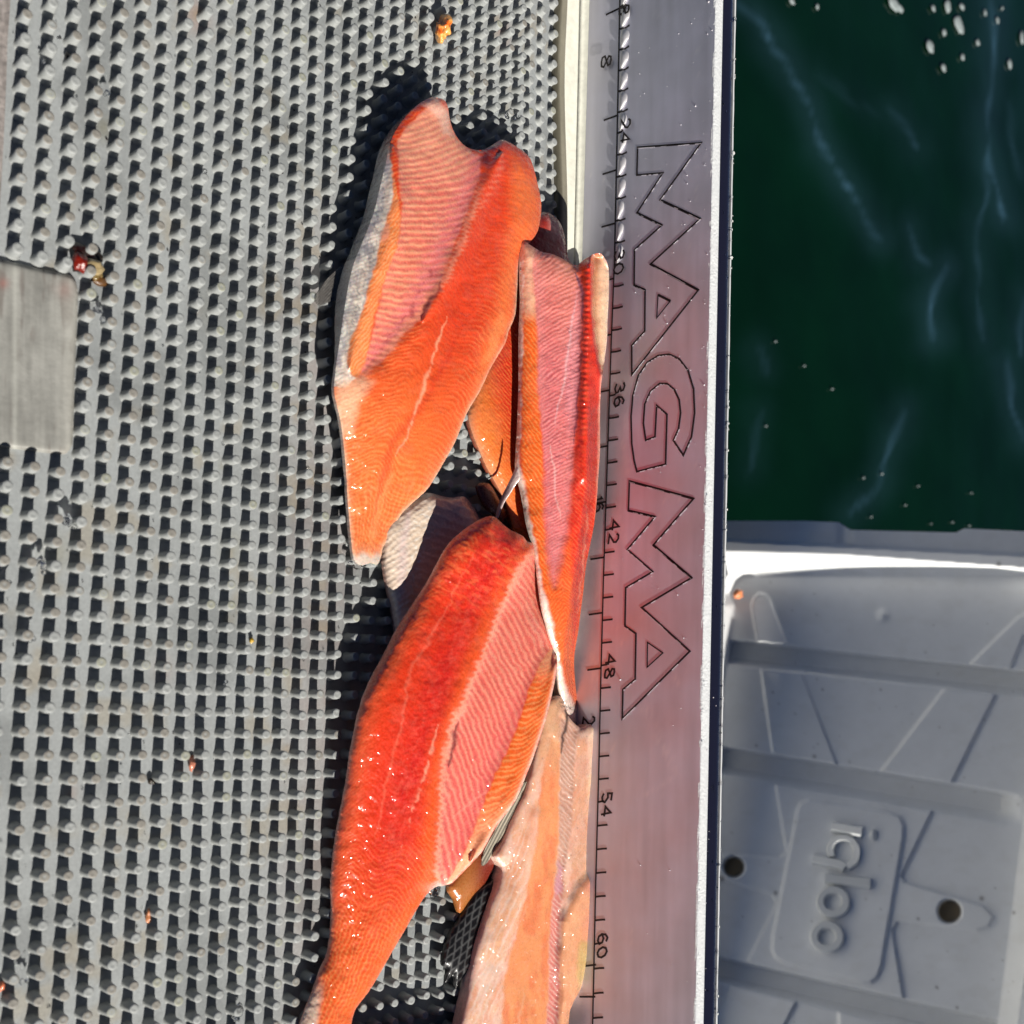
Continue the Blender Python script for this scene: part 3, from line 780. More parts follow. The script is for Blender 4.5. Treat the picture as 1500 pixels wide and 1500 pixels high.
    b = Bag(); V, Q, T_ = blob(lp(1280., 1223., ph + .1), (.62, .62, .62), 1, .0, 16, 10, .6); b.add(V, Q, T_); obj('letter', b.mesh('letter', smooth=True), M['lid'], root)
    rib([(1241, 1271), (1252, 1262), (1255, 1247), (1249, 1234), (1237, 1229), (1224, 1232), (1217, 1243), (1219, 1256)], 10.5)
    rib([(1191, 1259), (1228, 1267), (1238, 1272)], 15)
    rib([(1209, 1287), (1275, 1295)], 16)
    for cx, cy in ((1221, 1322), (1212, 1373)):
        P = [(cx + 18.5 * math.cos(t) , cy + 17.5 * math.sin(t)) for t in np.linspace(0, 2 * np.pi, 12, endpoint=False)]
        rib(P, 12.5, closed=True)
    # cooler body under the hinge side, behind the rail
    zb = -1.0
    c0 = lp(1040., 760., -5.0); c1 = lp(1040., 1620., -5.0)
    a = d2 * 1.0; out = np.array([nL[0], nL[1], 0]); out /= np.linalg.norm(out)
    b0 = lp(985., 790., -3.0); 
    base_pt = b0 - d1 * 6
    Lb = 62.0
    bag = Bag()
    def box(o, ax, ay, az):
        V = [o + i * ax + j * ay + k * az for i in (0, 1) for j in (0, 1) for k in (0, 1)]
        bag.add(V, [[0, 1, 3, 2], [4, 6, 7, 5], [0, 4, 5, 1], [2, 3, 7, 6], [0, 2, 6, 4], [1, 5, 7, 3]])
    dz = np.array([0, 0, 1.0]); yd = np.array([d2[0], d2[1], 0]); yd /= np.linalg.norm(yd)
    hgt = base_pt[2] - WZ + 3
    box(base_pt - dz * hgt, yd * Lb, out * 34, dz * hgt)
    body = obj('cooler_body', bag.mesh('cooler_body'), M['lid'], root)
    return root
build_lid()
def build_bounce_deck():
    # unseen white deck added to bounce sunlight onto the lid; its edge stays behind the rail
    zd = -37.0; e = at_z(np.array([1030., 1030.]), np.array([-400., 1900.]), zd)
    V = np.array([[-260, -260, zd], [e[1][0], -260, zd], [e[1][0] , e[1][1], zd], [e[0][0], e[0][1], zd], [-260, e[0][1], zd]])
    lo = V - [0, 0, 8.0]; n = 5
    bag = Bag(); bag.add(np.vstack([V, lo]), [[i, (i + 1) % n, n + (i + 1) % n, n + i] for i in range(n)], [[0, 1, 2], [0, 2, 3], [0, 3, 4], [5, 7, 6], [5, 8, 7], [5, 9, 8]])
    obj('bounce_deck', bag.mesh('bounce_deck'), material('bounce_deck_white', (.88, .87, .82), rough=.4, noise=.04, nscale=30), kind='structure')
build_bounce_deck()
# ================================================================== fish
def nz(X, Y, sx, sy, seed, o=3): return fbm(X / sx, Y / sy, seed, o)
def lines(ph, sharp=3.0):
    return np.clip(.5 + .5 * np.cos(2 * np.pi * ph), 0, 1) ** sharp
def region(X, Y, P, soft):
    return sst(-soft, soft, sdf(X, Y, np.array(P, float))[0])
def stroke(X, Y, P, w, soft=1.0, warp=0, seed=0, taper=True):
    if warp:
        X = X + warp * (vn(X / 9, Y / 9, seed) - .5) * 2; Y = Y + warp * (vn(X / 9 + 40, Y / 9, seed + 1) - .5) * 2
    P = np.array(P, float); d = dline(X, Y, P)
    L = np.hypot(*(P[1:] - P[:-1]).T).sum(); t = d[1] / L
    ww = w * (np.sqrt(np.clip(4 * t * (1 - t), 0.02, 1)) if taper else 1)
    return np.exp(-(d[0] / np.maximum(ww, .3)) ** 2)
def spot(X, Y, x, y, a, b=None): b = b or a; return np.exp(-((X - x) / a) ** 2 - ((Y - y) / b) ** 2)
def sabs(u, s=5.0): return np.sqrt(u * u + s * s) - s
C_ = lambda *c: alb(*c) * np.ones(3)
ORANGE, DEEP, PALE, WHITE = alb(242, 92, 34), alb(232, 58, 22), alb(246, 170, 118), alb(250, 222, 205)
def finish(c, X, Y, d, seed=0, fib=(0.0, 1.0), amp=1.0):
    # fine grain, fibres and soft blotches of flesh
    a, b = fib
    u = X * b - Y * a; v = X * a + Y * b
    g = .45 * vn(X / 1.7, Y / 1.7, seed + 1) + .3 * vn(u / 1.6, v / 7, seed + 2) + .25 * vn(X / 4, Y / 4, seed + 3)
    c = c * (1 - .14 * amp + .28 * amp * g)[:, None]
    bl = nz(X, Y, 26, 26, seed + 4)
    c = c * (np.array([1, .90, .88]) + (np.array([0, .22, .26])) * bl[:, None])
    w = sst(.70, .80, nz(X, Y, 4.5, 4.5, seed + 6, 2))
    c = mixc(c, np.array([.80, .42, .30]) * np.ones(3), .015 + .04 * sst(.5, .75, nz(X, Y, 14, 14, seed + 31)))
    return np.clip(c, 0, .95)
PINK, MAUVE, ROSE = alb(236, 128, 108), alb(206, 100, 118), alb(226, 116, 116)

def fillet(label, group='fish fillets heaped on the cleaning table'):
    return empty('fish_fillet', category='fish fillet', label=label, group=group)

# ---- fillet A: upper, broad, silver belly skin turned up along its near edge
def build_A():
    SKIN_IN = [(570, 213), (574, 250), (576, 285), (572, 305), (565, 327), (560, 347), (553, 367), (549, 387), (540, 417), (532, 450), (522, 477), (512, 500), (508, 530), (513, 548), (522, 554), (505, 568)]
    ped = np.array(A_POLY, float)
    def zf(X, Y, d):
        base = 1.35 + .7 * np.exp(-((X - 590) ** 2 / 9000 + (Y - 330) ** 2 / 60000)) - .55 * sst(560, 800, Y)
        prof = 1 - np.exp(-d / (24 - 13 * sst(560, 640, X)))
        T = .38 * (1 - .55 * sst(650, 820, Y))
        s = dline(X, Y, np.array(SKIN_IN, float))
        z = base + T * prof
        # the belly wall stands up along the near side, then folds under
        ridge = stroke(X, Y, [(575, 215), (587, 290), (575, 360), (552, 405), (530, 470), (512, 540)], 16)
        z += .12 * ridge
        # hollow of the rib cage
        z -= .20 * region(X, Y, RIBS, 18)
        z += .14 * stroke(X, Y, [(735, 225), (700, 300), (672, 380), (620, 470)], 14)
        z += .010 * (lines(ribp(X, Y), 1.5) * region(X, Y, RIBS, 5)) + .07 * (nz(X, Y, 18, 18, 3) - .5)
        ph = chev(X, Y)
        z += .006 * lines(ph, 1) * (1 - region(X, Y, RIBS, 6)) + .012 * (nz(X, Y, 3, 3, 8) - .5)
        return z, base - .06 - .55 * sst(540, 420, Y) * sst(640, 590, X)
    RIBS = [(652, 158), (625, 160), (602, 178), (583, 205), (584, 260), (590, 300), (584, 350), (568, 395), (556, 440), (546, 490), (536, 520), (528, 548), (560, 530), (590, 490), (622, 462), (642, 425), (655, 385), (672, 345), (684, 312),
            (694, 285), (704, 255), (708, 228), (690, 222), (668, 202)]
    def chev(X, Y):
        # W-shaped muscle blocks: phase runs down the fillet, kinks at the midline and at both sides
        mid = np.interp(Y, [200, 400, 600, 830], [745, 690, 615, 538])
        u = (X - mid)
        w = 16 * (nz(X, Y, 34, 34, 5) - .5) + 4 * (nz(X, Y, 9, 9, 6) - .5)
        return (Y * .97 - .25 * (X - 600) + .75 * sabs(u, 9) - .95 * sabs(u + 34, 7) - .5 * sabs(u - 40, 9) + w) / (7.4 + 2.2 * vn(X / 60, Y / 60, 91) * 0)
    def ribp(X, Y):
        wob = 5 * (nz(X, Y, 34, 16, 6) - .5)
        return (Y + .10 * (X - 600) + .0016 * (X - 640) ** 2 + wob + .28 * (X - 640) * sst(300, 190, Y)) / 9.8
    def paint(X, Y, d):
        X, Y = X + 6 * (nz(X, Y, 11, 11, 201) - .5), Y + 5 * (nz(X, Y, 11, 11, 202) - .5)
        c = mixc(C_(233, 74, 28), C_(243, 112, 48), sst(430, 690, Y + .3 * (620 - X)))
        c = mixc(c, C_(222, 52, 22), .55 * sst(60, 0, np.abs(X - np.interp(Y, [200, 400, 600], [745, 690, 640]))) * sst(640, 420, Y))
        c = mixc(c, C_(248, 128, 60), .6 * sst(650, 560, X + .0 * Y) * sst(560, 640, Y))
        ph = chev(X, Y)
        cl = lines(ph, 4) * (.3 + .7 * nz(X, Y, 22, 22, 11))
        am = .25 + .75 * np.clip(sst(560, 640, Y) * sst(640, 560, X) + sst(20, 60, np.abs(X - np.interp(Y, [200, 400, 600, 830], [745, 690, 615, 538]))), 0, 1)
        c = mixc(c, C_(251, 156, 98), .55 * cl * am)
        c = mixc(c, C_(212, 48, 18), .32 * lines(ph + .5, 3) * am)
        # dark midline and the pale dashed lateral line
        c = mixc(c, C_(205, 40, 18), .45 * stroke(X, Y, [(668, 500), (620, 590), (575, 650), (545, 760)], 7, warp=3))
        la = stroke(X, Y, [(655, 462), (642, 500), (628, 545), (615, 580), (602, 620), (590, 650), (580, 668)], 2.3, warp=1.6, seed=4)
        c = mixc(c, C_(252, 168, 130), .9 * la * sst(.25, .5, nz(X, Y, 6, 9, 31)))
        c = mixc(c, C_(248, 150, 90), .6 * stroke(X, Y, [(575, 690), (555, 740), (540, 810)], 5, warp=2))
        # long fine streaks towards the tail
        st = lines((X - np.interp(Y, [640, 830], [575, 535])) / (9 - 5 * sst(650, 830, Y)) + 2 * nz(X, Y, 20, 60, 7), 3)
        c = mixc(c, C_(252, 176, 116), .42 * st * sst(650, 780, Y))
        # right shoulder
        c = mixc(c, C_(248, 132, 64), .55 * region(X, Y, [(752, 225), (790, 270), (795, 330), (760, 372), (752, 470), (715, 560), (690, 600), (702, 520), (728, 440), (748, 330)], 14))
        c = mixc(c, C_(251, 160, 96), .6 * region(X, Y, [(735, 455), (742, 475), (722, 525), (706, 535), (722, 480)], 5) * (.5 + .5 * lines((X + Y) / 5, 1)))
        # rib region
        r = region(X, Y, RIBS, 2.5)
        t = sst(150, 560, Y)
        rc = mixc(C_(248, 166, 134), C_(238, 128, 106), sst(170, 300, Y))
        rc = mixc(rc, C_(240, 132, 98), .5 * sst(660, 580, X) * sst(260, 330, Y))
        rp_ = ribp(X, Y)
        rc = mixc(rc, C_(250, 178, 138), .75 * lines(rp_, 2.2) * sst(150, 210, Y + .2 * (640 - X)))
        rc = mixc(rc, C_(212, 92, 92), .42 * lines(rp_ + .5, 2.5))
        mv = stroke(X, Y, [(705, 235), (690, 275), (664, 330), (640, 385), (612, 440), (575, 490), (545, 535), (528, 560)], 17, warp=7, taper=False)
        rc = mixc(rc, C_(222, 106, 110), .65 * mv)
        rc = mixc(rc, C_(232, 140, 150), .35 * mv * lines(rp_ * 1.0 + .2 * X / 8, 3))
        c = mixc(c, rc, r)
        # tip
        c = mixc(c, C_(250, 200, 178), .8 * region(X, Y, [(640, 143), (620, 152), (640, 170), (650, 195), (660, 200), (658, 165)], 5))
        # jagged pale seam and vertebra bumps
        seam = [(733, 210), (722, 240), (706, 266), (696, 300), (687, 320), (682, 345), (664, 385), (650, 412), (634, 430), (622, 450), (596, 480), (570, 510), (548, 535), (530, 556)]
        jag = 5.5 * (lines(Y / 6.5 + .3 * np.sin(Y / 17), 1) - .3)
        c = mixc(c, C_(248, 150, 120), .8 * stroke(X + jag, Y, seam, 5.0, warp=2.5, taper=False) * sst(240, 300, Y))
        c = mixc(c, C_(248, 130, 96), .7 * stroke(X, Y, [(738, 222), (732, 250), (716, 285), (702, 310)], 6) * lines(Y / 9.5, 2))
        c = mixc(c, C_(120, 26, 34), .9 * np.clip(spot(X, Y, 712, 234, 7, 10) * 1.3 + spot(X, Y, 722, 217, 7, 4) + .8 * stroke(X, Y, [(648, 412), (640, 430), (630, 440), (618, 458)], 3.5, warp=3), 0, 1))
        c = mixc(c, C_(150, 40, 50), .6 * stroke(X, Y, [(640, 385), (600, 460), (560, 500)], 3, warp=5) * sst(.45, .6, nz(X, Y, 9, 9, 41)))
        for k in range(14):
            x0 = 590 + 85 * random.random(); y0 = 640 - x0 * .0 - (x0 - 560) * 1.7 + 20 * random.random()
            if y0 > 480 or y0 < 250: continue
            c = mixc(c, C_(120, 40, 50), .5 * stroke(X, Y, [(x0, y0), (x0 + 10, y0 + 5), (x0 + 16, y0 + 3)], .8))
        # orange belly strip with slanting lines
        B = [(570, 215), (576, 255), (585, 290), (587, 320), (584, 348), (577, 375), (567, 398), (558, 430), (548, 465), (540, 505), (532, 535), (522, 556), (511, 550), (506, 530), (510, 500), (520, 475), (530, 448), (538, 415), (547, 385), (551, 365), (558, 345), (563, 326), (570, 304), (574, 285), (572, 250), (566, 215)]
        b = region(X, Y, B, 2)
        bc = mixc(C_(244, 128, 62), C_(251, 190, 140), .6 * lines((Y + 1.2 * X) / 7.5 + nz(X, Y, 15, 15, 3), 2.2))
        bc = mixc(bc, C_(250, 190, 160), sst(280, 215, Y))
        c = mixc(c, bc, b)
        # silver skin
        sk = (1 - sst(-2, 2, (dline(X, Y, np.array(SKIN_IN, float))[0] * np.where(inside(X, Y, SKIN_IN + [(440, 560), (440, 200)]), -1, 1)))) * sst(205, 250, Y)
        sc = mixc(C_(250, 236, 222), C_(192, 182, 182), sst(.4, .62, nz(X, Y, 6, 14, 71)))
        sc = mixc(sc, C_(238, 212, 190), .6 * stroke(X, Y, [(572, 250), (560, 350), (530, 410), (515, 470), (503, 560)], 9))
        sc = mixc(sc, C_(96, 96, 110), .6 * sst(.6, .7, nz(X, Y, 3, 5, 72)) * stroke(X, Y, [(566, 260), (552, 330), (530, 420), (512, 500)], 8))
        c = mixc(c, sc, sk)
        c = mixc(c, C_(236, 150, 120), .8 * region(X, Y, [(565, 325), (572, 330), (570, 350), (560, 355), (557, 340)], 2))
        c = mixc(c, C_(249, 196, 158), .75 * region(X, Y, [(492, 560), (530, 553), (548, 560), (525, 590), (515, 640), (500, 630), (490, 590)], 9))
        # rim of fat, and the tail end
        rim = np.exp(-d / 2.6) * (1 - sk) * sst(520, 560, Y + .8 * (X - 560)) * (.5 + .7 * nz(X, Y, 9, 9, 17))
        c = mixc(c, C_(252, 208, 178), .85 * rim)
        c = mixc(c, C_(250, 205, 165), .7 * sst(790, 818, Y) * (.5 + .5 * st))
        c = mixc(c, C_(205, 200, 190), .85 * sst(806, 820, Y + 3 * np.sin(X / 3)))
        return finish(c, X, Y, d, 7)
    root = fillet('broad orange fillet with pink rib cage and silver belly edge, uppermost on the pegs')
    slab('flesh', A_POLY, zf, paint, rim=.10, step=1.45, mat=M['flesh'], parent=root, sm=3, drop=alb(150, 145, 140))
    # translucent pelvic fin lying on the pegs
    P = [(524, 375), (508, 384), (488, 400), (474, 416), (462, 436), (470, 446), (486, 441), (498, 440), (508, 436), (516, 415)]
    def zfin(X, Y, d): return .62 + .5 * sst(470, 525, X) + .03 * lines((X + .9 * Y) / 4, 1), .55 + .5 * sst(470, 525, X)
    slab('pelvic_fin', P, zfin, lambda X, Y, d: mixc(C_(70, 66, 66), C_(150, 146, 140), lines((Y + .75 * X - .004 * (X - 525) ** 2) / 5, 1.5)), rim=.02, step=1.6, mat=M['fin'], parent=root)
build_A()

# ---- fillet B: lower, deep red back
B_POLY = [(717, 756), (726, 758), (736, 767), (746, 775), (760, 782), (767, 786), (772, 793), (782, 797), (792, 815), (798, 860), (808, 920), (815, 955), (816, 975), (814, 992), (809, 1016), (802, 1046), (796, 1066), (788, 1090), (779, 1116), (770, 1138),
          (757, 1170), (743, 1190), (723, 1217), (707, 1247), (683, 1273), (663, 1293), (650, 1297), (637, 1300), (623, 1313), (610, 1333), (593, 1363), (577, 1390), (560, 1420), (540, 1453), (520, 1480), (510, 1515), (480, 1560), (440, 1560), (436, 1520),
          (447, 1482), (460, 1450), (470, 1420), (480, 1397), (485, 1367), (487, 1333), (486, 1300), (488, 1267), (492, 1233), (500, 1187), (508, 1147), (513, 1110), (520, 1073), (528, 1037), (543, 997), (563, 960), (583, 920), (607, 883), (630, 847), (650, 810), (667, 787), (693, 767), (706, 760)]
def build_B():
    SEAM = [(783, 806), (765, 828), (748, 865), (735, 890), (722, 925), (712, 955), (695, 990), (680, 1030), (664, 1060), (656, 1095), (650, 1130), (648, 1170), (646, 1210), (643, 1250), (641, 1296)]
    RIB = SEAM + [(655, 1296), (668, 1270), (685, 1235), (700, 1200), (712, 1165), (727, 1130), (745, 1095), (762, 1050), (775, 1010), (790, 975), (806, 950), (800, 880), (790, 815)]
    FLAP = [(815, 958), (806, 950), (790, 975), (776, 1010), (763, 1050), (746, 1095), (728, 1130), (713, 1165), (700, 1200), (686, 1235), (670, 1268), (655, 1296), (663, 1293), (683, 1273), (707, 1247), (723, 1217), (743, 1190), (757, 1170), (770, 1138), (788, 1090), (802, 1046), (814, 992)]
    def zf(X, Y, d):
        base = .80 + .80 * sst(1350, 1000, Y) + .40 * sst(900, 790, Y) - .35 * sst(755, 800, X) * sst(930, 850, Y)
        T = .95 * (1 - .5 * sst(1250, 1500, Y))
        z = base + .38 * T * (1 - np.exp(-d / 11)) + .35 * (1 - np.exp(-d / 45))
        r = region(X, Y, RIB, 14)
        z -= .22 * r
        z += .42 * stroke(X, Y, [(818, 960), (813, 1000), (798, 1060), (778, 1112), (754, 1166), (720, 1224), (690, 1262)], 17)
        z += .004 * lines(chev(X, Y), 1) * (1 - r) + .012 * (nz(X, Y, 9, 12, 66) - .5) * (1 - r) + .016 * (nz(X, Y, 3.5, 3.5, 8) - .5) + .06 * (nz(X, Y, 14, 14, 4) - .5) * (1 - r) + .06 * (nz(X + .5 * Y, Y - .6 * X, 16, 8, 51) - .5) * sst(960, 820, Y) * (1 - r)
        z += .012 * lines(ribph(X, Y), 1.2) * r
        return z, base - .05
    def chev(X, Y):
        mid = np.interp(Y, [760, 900, 1100, 1300, 1500], [735, 660, 590, 545, 485])
        u = X - mid
        w = 13 * (nz(X, Y, 44, 44, 5) - .5) + 2.5 * (nz(X, Y, 9, 9, 6) - .5)
        return (Y + .15 * (X - 600) + .8 * sabs(u, 8) - 1.2 * sabs(u + 38, 7) - .7 * sabs(u - 34, 8) + w) / 7.2
    def ribph(X, Y): return (Y * .45 - X * .92 + .0012 * (Y - 1000) ** 2 * -.4 + 12 * (nz(X, Y, 48, 48, 6) - .5)) / 9.0
    def paint(X, Y, d):
        X, Y = X + 6 * (nz(X, Y, 11, 11, 201) - .5), Y + 5 * (nz(X, Y, 11, 11, 202) - .5)
        c = mixc(C_(238, 62, 22), C_(246, 96, 32), sst(1150, 1450, Y))
        mid = np.interp(Y, [760, 900, 1100, 1300, 1500], [760, 690, 612, 560, 495])
        red = np.exp(-((X - mid) / np.interp(Y, [760, 1000, 1250, 1500], [42, 44, 40, 16])) ** 2) * sst(1480, 1150, Y)
        c = mixc(c, C_(214, 26, 22), .85 * red * (.6 + .5 * nz(X, Y, 22, 22, 12)))
        c = mixc(c, C_(236, 70, 52), .35 * sst(.45, .7, nz(X, Y, 7, 7, 13)) * sst(1250, 900, Y) * red)
        left = sst(38, 8, X - np.interp(Y, [760, 850, 960, 1037, 1150, 1300, 1500], [700, 632, 568, 530, 508, 487, 440]))
        c = mixc(c, C_(236, 88, 46), .75 * left)
        ph = chev(X, Y)
        am = np.clip(left + .8 * sst(1180, 1300, Y) + .9 * sst(28, 48, X - mid) , .12, 1)
        c = mixc(c, C_(251, 142, 86), .62 * am * lines(ph, 5) * (.35 + .65 * nz(X, Y, 18, 18, 15)))
        c = mixc(c, C_(190, 24, 12), .26 * am * lines(ph + .5, 3))
        rd = red * (1 - .6 * am)
        c = mixc(c, C_(196, 18, 20), .42 * rd * sst(.46, .64, nz(X + .4 * Y, Y, 9, 13, 61)))
        c = mixc(c, C_(246, 98, 78), .32 * rd * sst(.52, .70, nz(X + .4 * Y, Y, 5, 9, 62)))
        c = mixc(c, C_(248, 110, 40), .5 * np.exp(-((X - np.interp(Y, [800, 900, 1000, 1130, 1296], [775, 722, 682, 640, 630])) / 16) ** 2))
        c = mixc(c, C_(248, 120, 92), .5 * stroke(X, Y, [(700, 800), (650, 900), (600, 985), (585, 1080), (565, 1150), (548, 1240)], 2.4, warp=3))
        c = mixc(c, C_(252, 160, 130), .8 * stroke(X, Y, [(643, 1060), (632, 1100), (605, 1190), (585, 1245)], 2.2, warp=2) * sst(.35, .55, nz(X, Y, 8, 10, 33)))
        # ragged texture of the thick end
        g = sst(960, 800, Y)
        c = mixc(c, C_(205, 24, 18), .55 * g * sst(.5, .66, nz(X + .5 * Y, Y - .6 * X, 16, 5, 51)))
        c = mixc(c, C_(250, 120, 70), .5 * g * sst(.56, .7, nz(X + .5 * Y, Y - .6 * X, 13, 4, 52)))
        st = lines((X + .42 * Y) / 6.5 + 1.5 * nz(X, Y, 25, 80, 7), 3)
        c = mixc(c, C_(253, 168, 96), .55 * st * sst(1290, 1400, Y))
        c = mixc(c, C_(250, 104, 26), .6 * sst(1250, 1330, Y) * sst(26, 4, d) * (X > mid))
        # ribs
        r = region(X, Y, RIB, 2)
        rc = mixc(C_(245, 128, 106), C_(240, 114, 100), sst(900, 1200, Y))
        rl = ribph(X, Y)
        rc = mixc(rc, C_(252, 164, 138), .6 * lines(rl, 2))
        rc = mixc(rc, C_(214, 72, 76), .5 * lines(rl + .5, 2))
        rc = mixc(rc, C_(216, 72, 82), .30 * stroke(X, Y, [(800, 965), (770, 1020), (740, 1080), (715, 1140), (690, 1200), (665, 1260)], 16))  # crimson band paints in the shade beside the belly flap
        c = mixc(c, rc, r)
        jag = 4 * (lines(Y / 8.5, 1) - .4)
        c = mixc(c, C_(250, 168, 140), .85 * stroke(X + jag, Y, SEAM, 4.2, warp=3.2, taper=False))
        c = mixc(c, C_(250, 150, 132), .6 * stroke(X, Y, [(662, 1200), (690, 1175), (712, 1160)], 2.0))
        c = mixc(c, C_(110, 20, 30), .85 * stroke(X, Y, [(672, 1058), (664, 1080), (661, 1100), (658, 1125)], 3.2, warp=3))
        # belly flap
        f = region(X, Y, FLAP, 1.6)
        fl = lines((Y * .9 + .45 * X - 6 * np.sin(d / 12)) / 6.2 + nz(X, Y, 18, 18, 2), 2.4)
        fc = mixc(C_(240, 98, 30), C_(252, 170, 104), .65 * fl)
        fc = mixc(fc, C_(252, 190, 150), .75 * sst(1150, 1270, Y) + .5 * sst(1010, 960, Y))
        fc = mixc(fc, WHITE * np.ones(3), np.exp(-(d / 3.0) ** 2) * .95)
        c = mixc(c, fc, f)
        rim = np.exp(-d / 2.0) * (1 - f) * (1 - r) * (.4 + .8 * nz(X, Y, 9, 9, 17))
        c = mixc(c, C_(250, 160, 140), .6 * rim)
        c = mixc(c, C_(246, 222, 200), .85 * sst(12, 0, X - np.interp(Y, [1420, 1450, 1500], [468, 466, 458])) * sst(1425, 1470, Y))
        c = mixc(c, C_(230, 230, 225), .8 * spot(X, Y, 643, 1302, 14, 8))
        return finish(c, X, Y, d, 7)
    root = fillet('deep red fillet with white-edged belly flap, tapering towards the lower edge')
    slab('flesh', B_POLY, zf, paint, rim=.05, step=1.5, mat=M['flesh'], parent=root, sm=3, drop=alb(230, 160, 140))
    P = [(779, 1148), (768, 1156), (755, 1188), (742, 1214), (728, 1238), (715, 1262), (706, 1268), (708, 1250), (722, 1222), (736, 1196), (752, 1172), (768, 1146)]
    slab('anal_fin', P, lambda X, Y, d: (.95 + .25 * sst(1260, 1150, Y) + 0 * d + .04 * lines((X * .8 + Y * .5) / 3.5, 1), .9 + 0 * d),
         lambda X, Y, d: mixc(C_(88, 84, 78), C_(222, 212, 188), lines((X * .85 + Y * .45) / 4.2, 1.4)), rim=.03, step=1.4, mat=M['skin'], parent=root)

